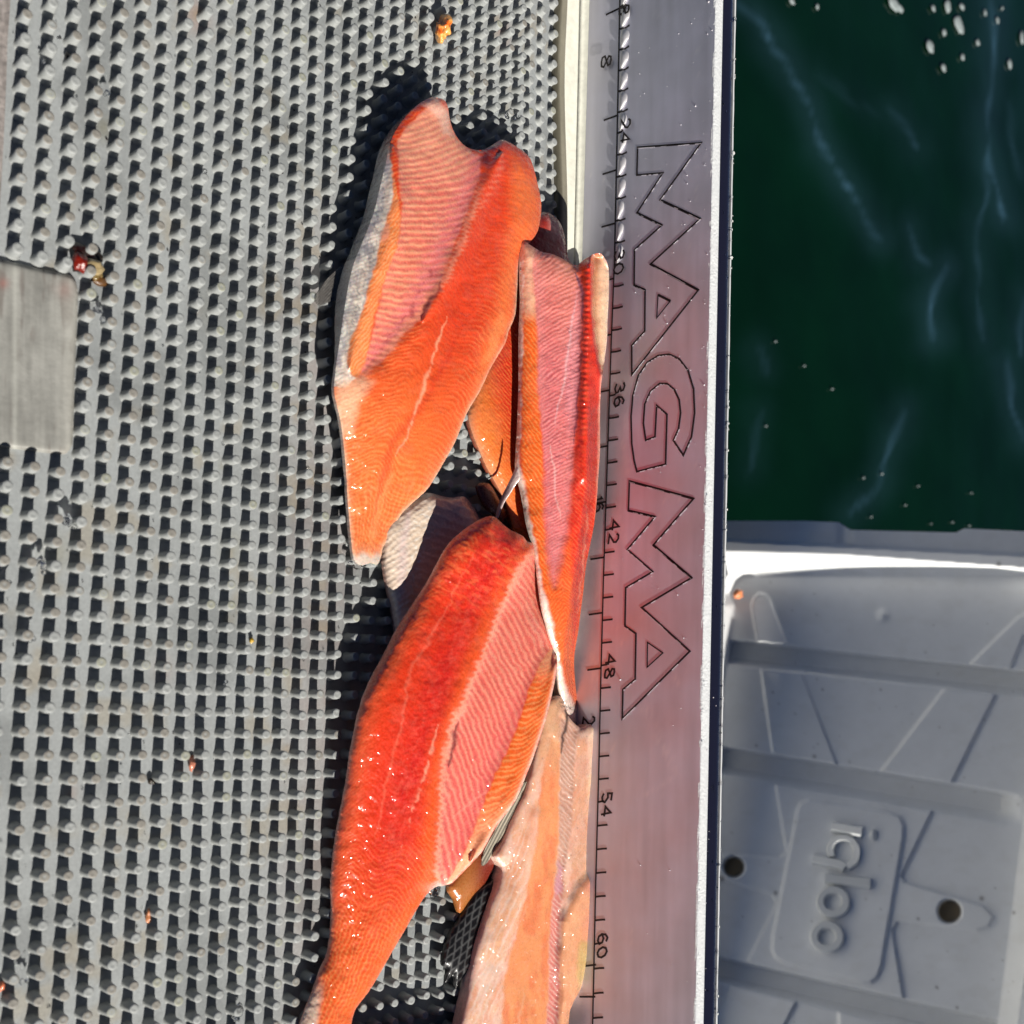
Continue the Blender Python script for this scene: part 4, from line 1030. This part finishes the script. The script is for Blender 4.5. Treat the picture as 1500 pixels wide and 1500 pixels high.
# ---- fillet C: narrow, against the rail
C_POLY = [(765, 355), (770, 354), (780, 361), (794, 369), (805, 371), (814, 374), (828, 381), (839, 389), (846, 391), (852, 384), (859, 378), (868, 373), (876, 371), (882, 373), (889, 384), (892, 400), (892, 430), (890, 470), (889, 500), (884, 540), (880, 570), (879, 610),
          (879, 660), (877, 690), (874, 735), (870, 770), (864, 800), (858, 832), (854, 870), (850, 900), (847, 925), (844, 942), (841, 966), (842, 992), (845, 1020), (848, 1042), (850, 1062), (844, 1061), (834, 1050), (828, 1034), (820, 1014), (817, 995),
          (815, 974), (811, 952), (806, 936), (800, 914), (795, 895), (790, 862), (786, 826), (781, 798), (773, 772), (768, 744), (762, 714), (756, 692), (757, 660), (759, 620), (761, 560), (761, 500), (763, 440), (762, 395), (763, 365)]
def build_C():
    lft = lambda Y: np.interp(Y, [355, 500, 690, 744, 800, 862, 936, 1000, 1062], [763, 761, 756, 768, 781, 790, 806, 818, 846])
    def zf(X, Y, d):
        u = X - lft(Y)
        base = 1.95 + .3 * sst(900, 600, Y) - .75 * sst(880, 1060, Y) + .012 * (X - 820) * sst(900, 700, Y)
        z = base + .28 * (1 - .35 * sst(800, 1060, Y)) * (1 - np.exp(-d / 8))
        rb = region(X, Y, RIB, 9)
        z -= .12 * rb
        z += .16 * stroke(X, Y, [(864, 390), (862, 500), (858, 600), (856, 700)], 9, taper=False) * sst(800, 650, Y)
        z += .025 * lines(Y / 8.2, 1.2) * np.exp(-((X - np.interp(Y, [380, 650], [862, 856])) / 6) ** 2) * sst(660, 600, Y)
        z += .010 * lines(rph(X, Y), 1.2) * rb + .015 * (nz(X, Y, 3, 3, 8) - .5) + .05 * (nz(X, Y, 14, 14, 18) - .5)
        z -= .40 * region(X, Y, FL, 5)
        xr = np.interp(Y, [360, 400, 500, 570, 700, 800, 900, 966, 1062], [876, 892, 889, 880, 877, 864, 850, 841, 850])
        z -= .75 * sst(20, 0, xr - X) * sst(540, 620, Y)
        return z, np.minimum(base - .02, z - .02) - 1.9 * sst(24, 4, xr - X) * sst(370, 400, Y)
    RIB = [(785, 362), (803, 372), (822, 382), (838, 392), (850, 405), (853, 430), (852, 480), (850, 540), (846, 590), (842, 640), (838, 700), (834, 750), (832, 775), (824, 810), (816, 845), (812, 858), (806, 840), (801, 800), (798, 750), (797, 700),
           (794, 650), (790, 600), (789, 540), (786, 480), (783, 430), (781, 390)]
    FL = [(868, 373), (884, 375), (895, 395), (893, 520), (882, 545), (878, 530), (873, 500), (869, 460), (868, 410)]
    def rph(X, Y): return (Y + .42 * (X - 800) - .0 * Y - .004 * (X - 850) ** 2 + 11 * (nz(X, Y, 25, 18, 6) - .5)) / np.interp(Y, [380, 600, 850], [8.6, 7.6, 6.6])
    def paint(X, Y, d):
        X, Y = X + 6 * (nz(X, Y, 11, 11, 201) - .5), Y + 5 * (nz(X, Y, 11, 11, 202) - .5)
        u = X - lft(Y)
        w = np.interp(Y, [355, 600, 700, 800, 950, 1060], [128, 120, 118, 82, 36, 4])
        c = mixc(C_(240, 76, 30), C_(246, 100, 34), sst(760, 900, Y))
        # chevrons below
        mid = np.interp(Y, [600, 860, 1060], [815, 824, 845])
        ch = (Y - .95 * np.abs(X - mid)) / 6.0 + .9 * nz(X, Y, 20, 20, 4)
        c = mixc(c, C_(252, 150, 88), .5 * lines(ch, 3.5) * sst(700, 850, Y))
        c = mixc(c, C_(214, 44, 16), .25 * lines(ch + .5, 3))
        # red back
        rd = region(X, Y, [(853, 388), (870, 388), (874, 470), (880, 520), (880, 700), (868, 780), (856, 840), (846, 920), (840, 960), (838, 880), (838, 800), (834, 770), (840, 690), (848, 600), (853, 500)], 4)
        c = mixc(c, C_(226, 46, 26), .85 * rd)
        c = mixc(c, C_(250, 112, 72), .45 * rd * lines((Y + 5 * nz(X, Y, 12, 12, 71)) / 8.2, 2) * np.exp(-((X - np.interp(Y, [380, 650], [861, 856])) / 4.5) ** 2) * sst(690, 620, Y))
        c = mixc(c, C_(250, 132, 84), .4 * rd * lines((Y - .9 * (850 - X) * -1) / 7, 4) * sst(640, 720, Y))
        c = mixc(c, C_(252, 150, 120), .8 * stroke(X, Y, [(860, 735), (859, 775), (854, 815), (850, 870), (845, 900)], 1.5, warp=1))
        c = mixc(c, C_(190, 30, 24), .5 * rd * sst(.55, .7, nz(X, Y, 6, 9, 21)))
        # belly orange with slanted pale lines
        be = region(X, Y, [(762, 430), (784, 430), (788, 520), (790, 600), (796, 700), (799, 800), (812, 870), (830, 960), (838, 1000), (815, 960), (800, 900), (788, 830), (775, 760), (764, 700), (764, 600)], 3)
        bl = lines((Y - 1.25 * (X - 770) - .0 * X) / 8.5 + .8 * nz(X, Y, 22, 22, 8), 2.6)
        bc = mixc(C_(246, 102, 28), C_(252, 160, 90), .65 * bl)
        bc = mixc(bc, C_(250, 182, 130), .8 * sst(475, 430, Y))
        c = mixc(c, bc, be * sst(900, 820, Y))
        top = region(X, Y, [(762, 352), (790, 362), (815, 374), (845, 392), (838, 410), (800, 392), (786, 400), (784, 460), (760, 460)], 15)
        c = mixc(c, C_(249, 190, 158), .9 * top)
        # ribs
        r = sst(-1, 1, sdf(X, Y, np.array(RIB, float))[0] / np.interp(Y, [400, 650, 850], [2.0, 3.0, 9.0]))
        rc = mixc(C_(241, 138, 120), C_(235, 126, 124), sst(420, 560, Y))
        rc = mixc(rc, C_(250, 162, 130), .6 * sst(430, 385, Y))
        rc = mixc(rc, C_(246, 158, 158), .55 * lines(rph(X, Y), 2))
        rc = mixc(rc, C_(204, 84, 96), .6 * lines(rph(X, Y) + .5, 2) * sst(848, 800, X))
        rc = mixc(rc, C_(236, 152, 160), .5 * region(X, Y, [(842, 420), (852, 430), (850, 540), (844, 620), (832, 640), (825, 560), (835, 480)], 6))
        rc = mixc(rc, C_(244, 184, 184), .8 * stroke(X, Y, [(845, 430), (838, 470), (832, 520), (826, 560), (818, 590), (812, 630)], 1.6))
        rc = mixc(rc, C_(244, 184, 180), .8 * stroke(X, Y, [(806, 652), (812, 690), (814, 725), (822, 760)], 1.6))
        c = mixc(c, rc, r)
        c = mixc(c, C_(236, 138, 134), .4 * region(X, Y, [(781, 380), (798, 400), (798, 480), (800, 560), (796, 640), (788, 600), (784, 470)], 4))
        c = mixc(c, C_(84, 64, 108), .75 * stroke(X, Y, [(843, 398), (850, 412), (853, 440), (852, 470)], 2.6, warp=1) + .0)
        c = mixc(c, C_(120, 40, 72), .7 * stroke(X, Y, [(853, 480), (849, 560), (845, 600), (840, 650)], 1.8, warp=1.5))
        for k in range(22):
            y0 = 470 + 210 * random.random(); x0 = np.interp(y0, [470, 680], [838, 822]) + random.uniform(-14, 8)
            c = mixc(c, C_(110, 44, 66), .55 * stroke(X, Y, [(x0, y0), (x0 + 7, y0 + 4), (x0 + 13, y0 + 1)], .75))
        # cream dorsal flap
        f = region(X, Y, FL, 2)
        fc = mixc(C_(226, 150, 104), C_(250, 206, 170), sst(868, 886, X)); fc = mixc(fc, C_(176, 104, 60), .5 * sst(440, 385, Y) * sst(884, 872, X))
        c = mixc(c, fc, f)
        c = mixc(c, C_(250, 160, 130), .6 * region(X, Y, [(880, 540), (878, 700), (872, 760), (874, 700), (876, 600)], 1.5))
        rim = np.exp(-(d / 2.4) ** 2)
        lf = sst(7, 2, u) * sst(352, 380, Y)
        wid = np.interp(Y, [380, 680, 705, 760, 860, 900, 960, 1060], [6, 7, 12, 7, 8, 12, 11, 16])
        c = mixc(c, C_(250, 226, 212), .95 * sst(wid, wid * .35, u))
        c = mixc(c, C_(252, 214, 196), .6 * rim * sst(870, 884, X))
        c = mixc(c, C_(70, 70, 66), .8 * sst(.56, .66, nz(X, Y, 2.5, 2.5, 77)) * sst(1020, 1035, Y) * sst(846, 836, X))
        return finish(c, X, Y, d, 7)
    root = fillet('narrow fillet with striped pink ribs leaning on the metal ruler rail')
    slab('flesh', C_POLY, zf, paint, rim=.05, step=1.3, mat=M['flesh'], parent=root, sm=3, drop=alb(235, 205, 185))
    P = [(758, 684), (762, 700), (757, 708), (748, 722), (738, 738), (731, 756), (727, 762), (729, 748), (736, 728), (746, 708), (752, 696)]
    slab('pectoral_fin', P, lambda X, Y, d: (1.12 + .03 * (X - 728) + .04 * (1 - np.exp(-d)), 1.08 + .03 * (X - 728)), lambda X, Y, d: mixc(C_(168, 140, 140), C_(250, 228, 218), sst(722, 704, Y) + .5 * np.exp(-d)), rim=.03, step=1.0, mat=M['skin'], parent=root)

# ---- fillet D: pale, nearest corner by the rail
def build_D():
    P = [(800, 1030), (822, 1020), (832, 1048), (850, 1066), (862, 1061), (879, 1063), (877, 1100), (873, 1150), (870, 1200), (867, 1240), (869, 1265), (877, 1284), (878, 1300), (876, 1320), (872, 1350), (868, 1383), (862, 1420), (850, 1450), (838, 1473), (833, 1500), (826, 1640), (500, 1640), (488, 1570), (520, 1530), (600, 1516), (650, 1520), (672, 1512),  # lobe past the lower edge is added, unseen, to shade the pegs
         (677, 1495), (683, 1467), (690, 1427), (698, 1393), (710, 1350), (720, 1320), (732, 1290), (735, 1270), (724, 1255), (738, 1232), (757, 1187), (773, 1150), (788, 1090)]
    CEN = [(806, 1080), (820, 1090), (820, 1180), (818, 1240), (812, 1300), (806, 1360), (804, 1420), (800, 1520), (795, 1580), (730, 1580), (735, 1500), (738, 1440), (750, 1390), (758, 1360), (770, 1310), (784, 1240), (790, 1190), (792, 1140)]
    RB = [(822, 1050), (845, 1070), (842, 1120), (838, 1200), (830, 1260), (822, 1320), (818, 1400), (822, 1450), (815, 1520), (800, 1530), (804, 1420), (806, 1360), (812, 1300), (818, 1240), (820, 1150)]
    FLD = [(820, 1400), (824, 1350), (838, 1320), (850, 1298), (862, 1284), (874, 1280), (880, 1300), (876, 1380), (860, 1430), (845, 1480), (832, 1540), (815, 1540), (820, 1460)]
    def zf(X, Y, d):
        base = .75 + .2 * sst(1300, 1100, Y)
        z = base + .35 + .22 * (1 - np.exp(-d / 7)) 
        z += .10 * stroke(X, Y, [(786, 1200), (765, 1300), (735, 1380), (725, 1500)], 14, taper=False)
        z -= .12 * region(X, Y, RB, 7) + .06 * region(X, Y, CEN, 8)
        z += .22 * region(X, Y, FLD, 11)
        z += .12 * (nz(X, Y, 24, 60, 4) - .5) + .022 * (nz(X, Y, 8, 14, 6) - .5) * (1 - .6 * region(X, Y, CEN, 8)) + .008 * lines(rph(X, Y), 1.5) * region(X, Y, RB, 3)
        xr = np.interp(Y, [1063, 1150, 1240, 1290, 1380, 1450, 1500], [879, 873, 867, 878, 868, 850, 833])
        return z, base - .06 - .8 * sst(24, 4, xr - X)
    def rph(X, Y): return (Y - 1.1 * (X - 820) + 14 * (nz(X, Y, 20, 20, 3) - .5)) / 8.6
    def paint(X, Y, d):
        X, Y = X + 6 * (nz(X, Y, 11, 11, 201) - .5), Y + 5 * (nz(X, Y, 11, 11, 202) - .5)
        c = mixc(C_(245, 186, 150), C_(248, 200, 176), sst(.4, .6, nz(X, Y, 12, 25, 5)))
        c = mixc(c, C_(240, 148, 126), .35 * sst(.5, .72, nz(X + .3 * Y, Y, 12, 40, 15)))
        c = mixc(c, C_(252, 216, 196), .4 * lines((Y * .5 + X) / 11 + 2 * nz(X, Y, 30, 30, 2), 4))
        c = mixc(c, C_(240, 164, 116), .5 * region(X, Y, [(740, 1280), (775, 1180), (790, 1180), (765, 1330), (735, 1380), (715, 1400)], 9))
        cc = mixc(C_(248, 158, 102), C_(243, 138, 88), sst(.4, .65, nz(X, Y, 10, 40, 8)))
        c = mixc(c, cc, region(X, Y, CEN, 3))
        c = mixc(c, C_(226, 172, 128), .7 * sst(1170, 1090, Y) * sst(825, 815, X))
        c = mixc(c, C_(250, 178, 138), .7 * stroke(X, Y, [(768, 1450), (762, 1480), (757, 1520)], 1.8, warp=1))
        r = region(X, Y, RB, 2.5)
        rc = mixc(C_(206, 154, 132), C_(224, 130, 120), sst(1230, 1340, Y))
        rc = mixc(rc, C_(246, 210, 192), .6 * lines(rph(X, Y), 3))
        c = mixc(c, rc, r)
        c = mixc(c, C_(216, 150, 166), .7 * region(X, Y, [(818, 1262), (824, 1270), (822, 1305), (812, 1312)], 3))
        f = region(X, Y, FLD, 3)
        c = mixc(c, mixc(C_(243, 170, 126), C_(228, 130, 116), .6 * spot(X, Y, 870, 1300, 16, 14) + .4 * spot(X, Y, 862, 1350, 9, 25)), f)
        c = mixc(c, C_(206, 140, 108), .5 * region(X, Y, [(846, 1080), (862, 1080), (862, 1230), (850, 1290), (835, 1320), (834, 1250), (842, 1150)], 5))
        c = mixc(c, C_(250, 208, 168), .5 * region(X, Y, [(862, 1066), (878, 1066), (870, 1180), (862, 1180)], 3) * (.5 + .5 * lines((Y + X) / 14, 2)))
        c = mixc(c, C_(206, 178, 110), .7 * region(X, Y, [(850, 1378), (866, 1380), (863, 1420), (848, 1452), (845, 1420)], 4))
        c = mixc(c, C_(252, 240, 220), .9 * np.exp(-(d / 2.6) ** 2) * sst(850, 862, X))
        c = mixc(c, C_(250, 216, 208), .5 * np.exp(-(d / 4) ** 2) * sst(800, 780, X))
        c = mixc(c, C_(30, 22, 20), .95 * stroke(X, Y, [(824, 1022), (832, 1048), (826, 1075), (821, 1105)], 2.4, warp=1))
        c = mixc(c, C_(60, 60, 56), .85 * sst(.5, .62, nz(X, Y, 3, 3, 61)) * spot(X, Y, 826, 1030, 9, 18))
        for k in range(14):
            x0, y0 = random.uniform(790, 860), random.uniform(1070, 1300); c = mixc(c, C_(70, 50, 40), .6 * spot(X, Y, x0, y0, random.uniform(.6, 1.3)))
        sr = lines((X * .9 + Y * .42) / 9 + 1.6 * nz(X, Y, 26, 50, 87), 5) * region(X, Y, [(700, 1400), (750, 1220), (775, 1200), (768, 1330), (740, 1400), (720, 1560), (670, 1560)], 8)
        c = mixc(c, C_(253, 228, 214), .5 * sr)
        return finish(c, X, Y, d, 19, amp=.4)
    root = fillet('pale peach fillet lying along the rail, nearest the lower edge and lightest of the heap')
    slab('flesh', P, zf, paint, rim=.12, step=1.5, mat=material('pale_flesh', attr='tint', rough=.3, noise=.05, nscale=1000, bump=.10, bscale=900, glaze=1.0, gscale=300, coat=1.0, coat_rough=.10, sss=.15, sscale=.003, rough_var=.1), parent=root, sm=3, drop=alb(235, 200, 180))

# ---- fillet E: underneath A and C
def build_E():
    P = [(790, 313), (800, 311), (808, 314), (820, 325), (827, 345), (831, 372), (836, 384), (846, 389), (858, 385), (860, 420), (850, 500), (840, 620), (815, 700), (805, 790), (790, 812), (775, 800), (755, 779), (751, 771), (743, 744), (734, 723), (724, 704), (712, 683), (701, 657), (692, 635), (686, 608), (690, 580), (700, 550), (722, 500), (740, 440), (755, 380), (768, 335)]
    def zf(X, Y, d):
        b = .62 + 0 * d
        return b + .45 * (1 - np.exp(-d / 12)) + .006 * lines((Y - .8 * X) / 7, 2) + .03 * (nz(X, Y, 4, 4, 2) - .5), b - .1
    def paint(X, Y, d):
        X, Y = X + 6 * (nz(X, Y, 11, 11, 201) - .5), Y + 5 * (nz(X, Y, 11, 11, 202) - .5)
        c = mixc(C_(236, 118, 44), C_(214, 40, 22), sst(715, 765, X - .25 * (Y - 650)))
        c = mixc(c, C_(250, 160, 80), .45 * lines((Y - 1.3 * X) / 6.5 + nz(X, Y, 18, 18, 3), 3))
        c = mixc(c, C_(246, 176, 136), .8 * np.exp(-d / 6) * sst(760, 730, X))
        c = mixc(c, C_(176, 30, 20), .8 * sst(420, 340, Y))
        c = mixc(c, C_(238, 150, 140), .7 * region(X, Y, [(803, 322), (816, 328), (820, 350), (808, 346)], 4))
        return finish(c, X, Y, d, 19)
    root = fillet('dark orange fillet mostly hidden under the upper fillet and the rail-side fillet')
    slab('flesh', P, zf, paint, rim=.1, step=1.7, mat=M['flesh'], parent=root, sm=3, drop=alb(120, 40, 30))

# ---- fillet F: skin side up, silvery
def build_F():
    P = [(563, 770), (590, 742), (606, 732), (618, 724), (630, 722), (645, 726), (661, 729), (679, 727), (690, 738), (700, 755), (712, 790), (690, 820), (650, 880), (610, 920), (590, 935), (580, 928), (574, 890), (567, 860), (561, 820), (560, 795)]
    def zf(X, Y, d):
        b = .62 + 0 * d
        return b + .4 * (1 - np.exp(-d / 8)) + .012 * lines(w(X, Y), 1.5) + .05 * (nz(X, Y, 6, 6, 2) - .5), b - .05
    def w(X, Y):
        m = np.interp(Y, [730, 920], [640, 590]); return (Y - .55 * np.abs(X - m) + .3 * (X - m)) / 11.5 + .8 * nz(X, Y, 25, 25, 4)
    def paint(X, Y, d):
        X, Y = X + 6 * (nz(X, Y, 11, 11, 201) - .5), Y + 5 * (nz(X, Y, 11, 11, 202) - .5)
        c = mixc(C_(232, 208, 184), C_(216, 192, 190), sst(600, 660, X - .1 * (900 - Y)))
        c = mixc(c, C_(226, 196, 196), .6 * stroke(X, Y, [(600, 745), (590, 800), (588, 860), (588, 920)], 8))
        c = mixc(c, C_(246, 236, 224), .7 * lines(w(X, Y), 5) * (.3 + .7 * nz(X, Y, 9, 9, 6)))
        c = mixc(c, C_(208, 160, 148), .5 * np.exp(-d / 5))
        c = mixc(c, C_(250, 246, 238), .6 * sst(.58, .7, nz(X, Y, 5, 3, 16)) * stroke(X, Y, [(625, 735), (615, 770), (610, 830), (600, 870)], 18))  # white wet glints painted into the colour
        return c
    root = fillet('thin greyish white fillet skin side up, between the upper and the lower fillet')
    slab('flesh', P, zf, paint, rim=.08, step=1.5, mat=material('wet_skin', attr='tint', rough=.24, noise=.06, nscale=900, bump=.4, bscale=700, coat=.9, coat_rough=.1, rough_var=.08), parent=root, sm=3, drop=alb(160, 120, 110))

def build_bits():
    # brown orange flesh tip showing under the lower fillet, its colour darkened to hold the shade
    o = slab('fish_scrap', [(656, 1298), (680, 1262), (705, 1230), (728, 1205), (736, 1225), (728, 1262), (710, 1295), (692, 1315), (678, 1334), (671, 1336), (665, 1318)],
             lambda X, Y, d: (.66 + .3 * (1 - np.exp(-d / 7)), .6 + 0 * d), lambda X, Y, d: mixc(C_(190, 118, 62), C_(130, 46, 32), sst(680, 715, X)), rim=.05, step=2, mat=M['flesh'],
             category='fish scrap', label='brown orange flap of fish showing below the lower red fillet above the black tail')
    # black tail with net-like fin rays
    P = [(742, 1240), (728, 1278), (712, 1295), (694, 1308), (676, 1338), (660, 1364), (650, 1392), (647, 1412), (654, 1420), (652, 1440), (664, 1428), (668, 1448), (680, 1430), (690, 1450), (700, 1430), (712, 1390), (735, 1340), (760, 1260)]
    def net(X, Y):
        s = (Y - 1290) * .86 - (X - 720) * .5; u = (X - 720) * .86 + (Y - 1290) * .5
        u = u + 5 * (nz(X, Y, 16, 16, 4) - .5)
        return 1 - np.maximum(lines(u / 10 + s / 26, 5), lines(u / 10 - s / 26, 5)) * (.5 + .7 * nz(X, Y, 8, 8, 9))
    def pt(X, Y, d):
        k = net(X, Y)
        c = mixc(C_(92, 92, 92), C_(13, 12, 15), np.clip(k * 1.15, 0, 1))
        c = mixc(c, C_(16, 14, 16), .92 * sst(.5, .2, np.clip(region(X, Y, [(722, 1285), (700, 1300), (676, 1340), (652, 1390), (652, 1440), (690, 1450), (700, 1420), (690, 1370), (712, 1320)], 8), 0, 1)))
        c = mixc(c, C_(46, 28, 20), .6 * spot(X, Y, 728, 1300, 12, 35))
        return c
    root = empty('fish_tail', category='fish tail', label='black net-patterned fish tail lying between the red and the pale fillet')
    slab('skin', P, lambda X, Y, d: (.64 + .25 * (1 - np.exp(-d / 6)) + .02 * (1 - net(X, Y)),   .6 + 0 * d), pt, rim=.05, step=1.2, mat=material('black_skin', attr='tint', rough=.4, noise=.1, nscale=800, coat=.3, bump=.3), parent=root)
    # dark scrap in the gap
    slab('fish_scrap', [(698, 712), (716, 708), (728, 726), (742, 752), (736, 764), (722, 752), (710, 742)], lambda X, Y, d: (.64 + .15 * (1 - np.exp(-d / 4)), .6 + 0 * d), lambda X, Y, d: C_(96, 48, 42) + 0 * d[:, None], rim=.05, step=2, mat=M['skin'],
         category='fish scrap', label='small dark red shred in the gap between the grey skin and the rail-side fillet')
    # bright orange crumb among the pegs at the top
    c = at_z(648, 42, .62)
    V, Q, T = blob(c, (.27, .42, .30), 3, 1.1, 26, 18, 1); col = mixc(C_(248, 176, 92), C_(232, 104, 30), sst(.45, .62, fbm(V[:, 0] * 4, V[:, 1] * 4 + V[:, 2] * 3, 5)))
    obj('fish_scrap', mesh_np('fish_scrap', V, [np.array(Q), np.array(T)], col), M['scrap'], category='fish scrap', label='small bright orange crumb of flesh resting on the pegs above the upper fillet')
    # blood clot by the corner pad
    bag = Bag(); cols = []
    for x, y, z, r, cc in ((117, 384, .30, (.22, .34, .22), (120, 26, 12)), (124, 370, .22, (.34, .28, .16), (40, 14, 10)), (136, 374, .16, (.3, .2, .12), (36, 24, 16)), (113, 393, .2, (.13, .12, .12), (30, 14, 14)),
                            (137, 392, .34, (.30, .26, .2), (170, 150, 110)), (146, 410, .16, (.26, .18, .12), (92, 60, 26)), (141, 402, .2, (.2, .2, .1), (120, 100, 60)), (147, 395, .38, (.05, .13, .06), (190, 205, 40))):
        V, Q, T = blob(at_z(x, y, z), r, int(x), .6, 14, 9, 1); bag.add(V, Q, T); cols.append(np.tile(alb(*cc), (len(V), 1)))
    obj('blood_clot', bag.mesh('blood_clot', np.vstack(cols), True), M['scrap'], category='blood clot', label='dark red wet clot with brown slime caught on the pegs at the pad corner')
    # scrap on the lid edge
    V, Q, T = blob(lp(1081., 871., -1.2), (.75, .55, .6), 8, .5, 18, 12, .8); col = np.tile(alb(240, 150, 100), (len(V), 1))
    obj('fish_scrap', mesh_np('fish_scrap', V, [np.array(Q), np.array(T)], col), M['scrap'], category='fish scrap', label='small orange shred stuck on the white rim of the cooler lid')
    # shreds on the mat
    for (x, y, rx, ry, cc, lb) in ((281, 1118, .10, .20, (205, 130, 105), 'pinkish shred on the pegs left of the deep red fillet'), (218, 1342, .09, .22, (214, 140, 96), 'thin orange shred beside a brown peg near the lower edge'),
                               (0.5, 1446, .12, .12, (236, 130, 90), 'pale orange shred at the very edge of the pegs, bottom corner'), (369, 938, .09, .09, (190, 150, 20), 'tiny yellow grain between pegs left of the heap'),
                               (221, 1145, .13, .09, (44, 34, 24), 'tiny black crumb between pegs near the pinkish shred'), (100, 84, .11, .14, (34, 32, 32), 'black crumb against a peg near the upper corner')):
        V, Q, T = blob(at_z(x, y, .12), (rx, ry, .08), int(x) + 3, .9, 12, 8, 1)
        obj('fish_scrap', mesh_np('fish_scrap', V, [np.array(Q), np.array(T)], np.tile(alb(*cc), (len(V), 1))), M['scrap'], category='crumb' if cc[0] < 60 or cc[2] == 20 else 'fish scrap', label=lb)
    # clear slime and water drops on pegs
    bag = Bag(); R_ = random.Random(11)
    sp = [(100, 762, .5), (103, 768, .35), (57, 822, .4), (62, 832, .3), (46, 860, .3), (43, 935, .3), (150, 465, .35), (142, 455, .3), (248, 846, .3), (218, 875, .3), (560, 1395, .35), (535, 1355, .3), (640, 1302, .8), (648, 1400, .5), (656, 1380, .3),
          (530, 828, .6), (520, 824, .4), (352, 1480, .5), (345, 1490, .35), (40, 1440, .25), (746, 168, .35), (760, 172, .3), (668, 600, .4), (590, 795, .3), (8, 860, .3), (3, 890, .3), (160, 135, .25), (60, 88, .2), (275, 1110, .2), (330, 1000, .2), (720, 620, .4)]
    for x, y, r in sp:
        for k in range(3):
            V, Q, T = blob(at_z(x + R_.gauss(0, 3), y + R_.gauss(0, 3), .30 + R_.uniform(0, .2)), r * .28 * R_.uniform(.6, 1.2), R_.randrange(99), .5, 12, 8, .7); bag.add(V, Q, T)
    for k in range(240):
        x, y = R_.uniform(0, 800), R_.uniform(0, 1500)
        V, Q, T = blob(at_z(x, y, .03), abs(R_.gauss(0, .02)) + .018, k, .3, 8, 6, .6); bag.add(V, Q, T)
    obj('slime_drops', bag.mesh('slime_drops', smooth=True), M['drop'], kind='stuff', label='clear drops of water and slime scattered over the pegs')
    # dark specks of dirt
    bag = Bag()
    for k in range(420):
        x, y = R_.uniform(0, 810), R_.uniform(0, 1500)
        if R_.random() < .5: x = R_.uniform(380, 810); y = R_.uniform(0, 520)
        V, Q, T = blob(at_z(x, y, .05), abs(R_.gauss(0, .012)) + .012, k, .6, 6, 5, .5); bag.add(V, Q, T)
    obj('dirt_specks', bag.mesh('dirt_specks', smooth=True), M['groove'], kind='stuff', label='fine dark specks of dirt on the pegged mat')
build_B(); build_C(); build_D(); build_E(); build_F(); build_bits()
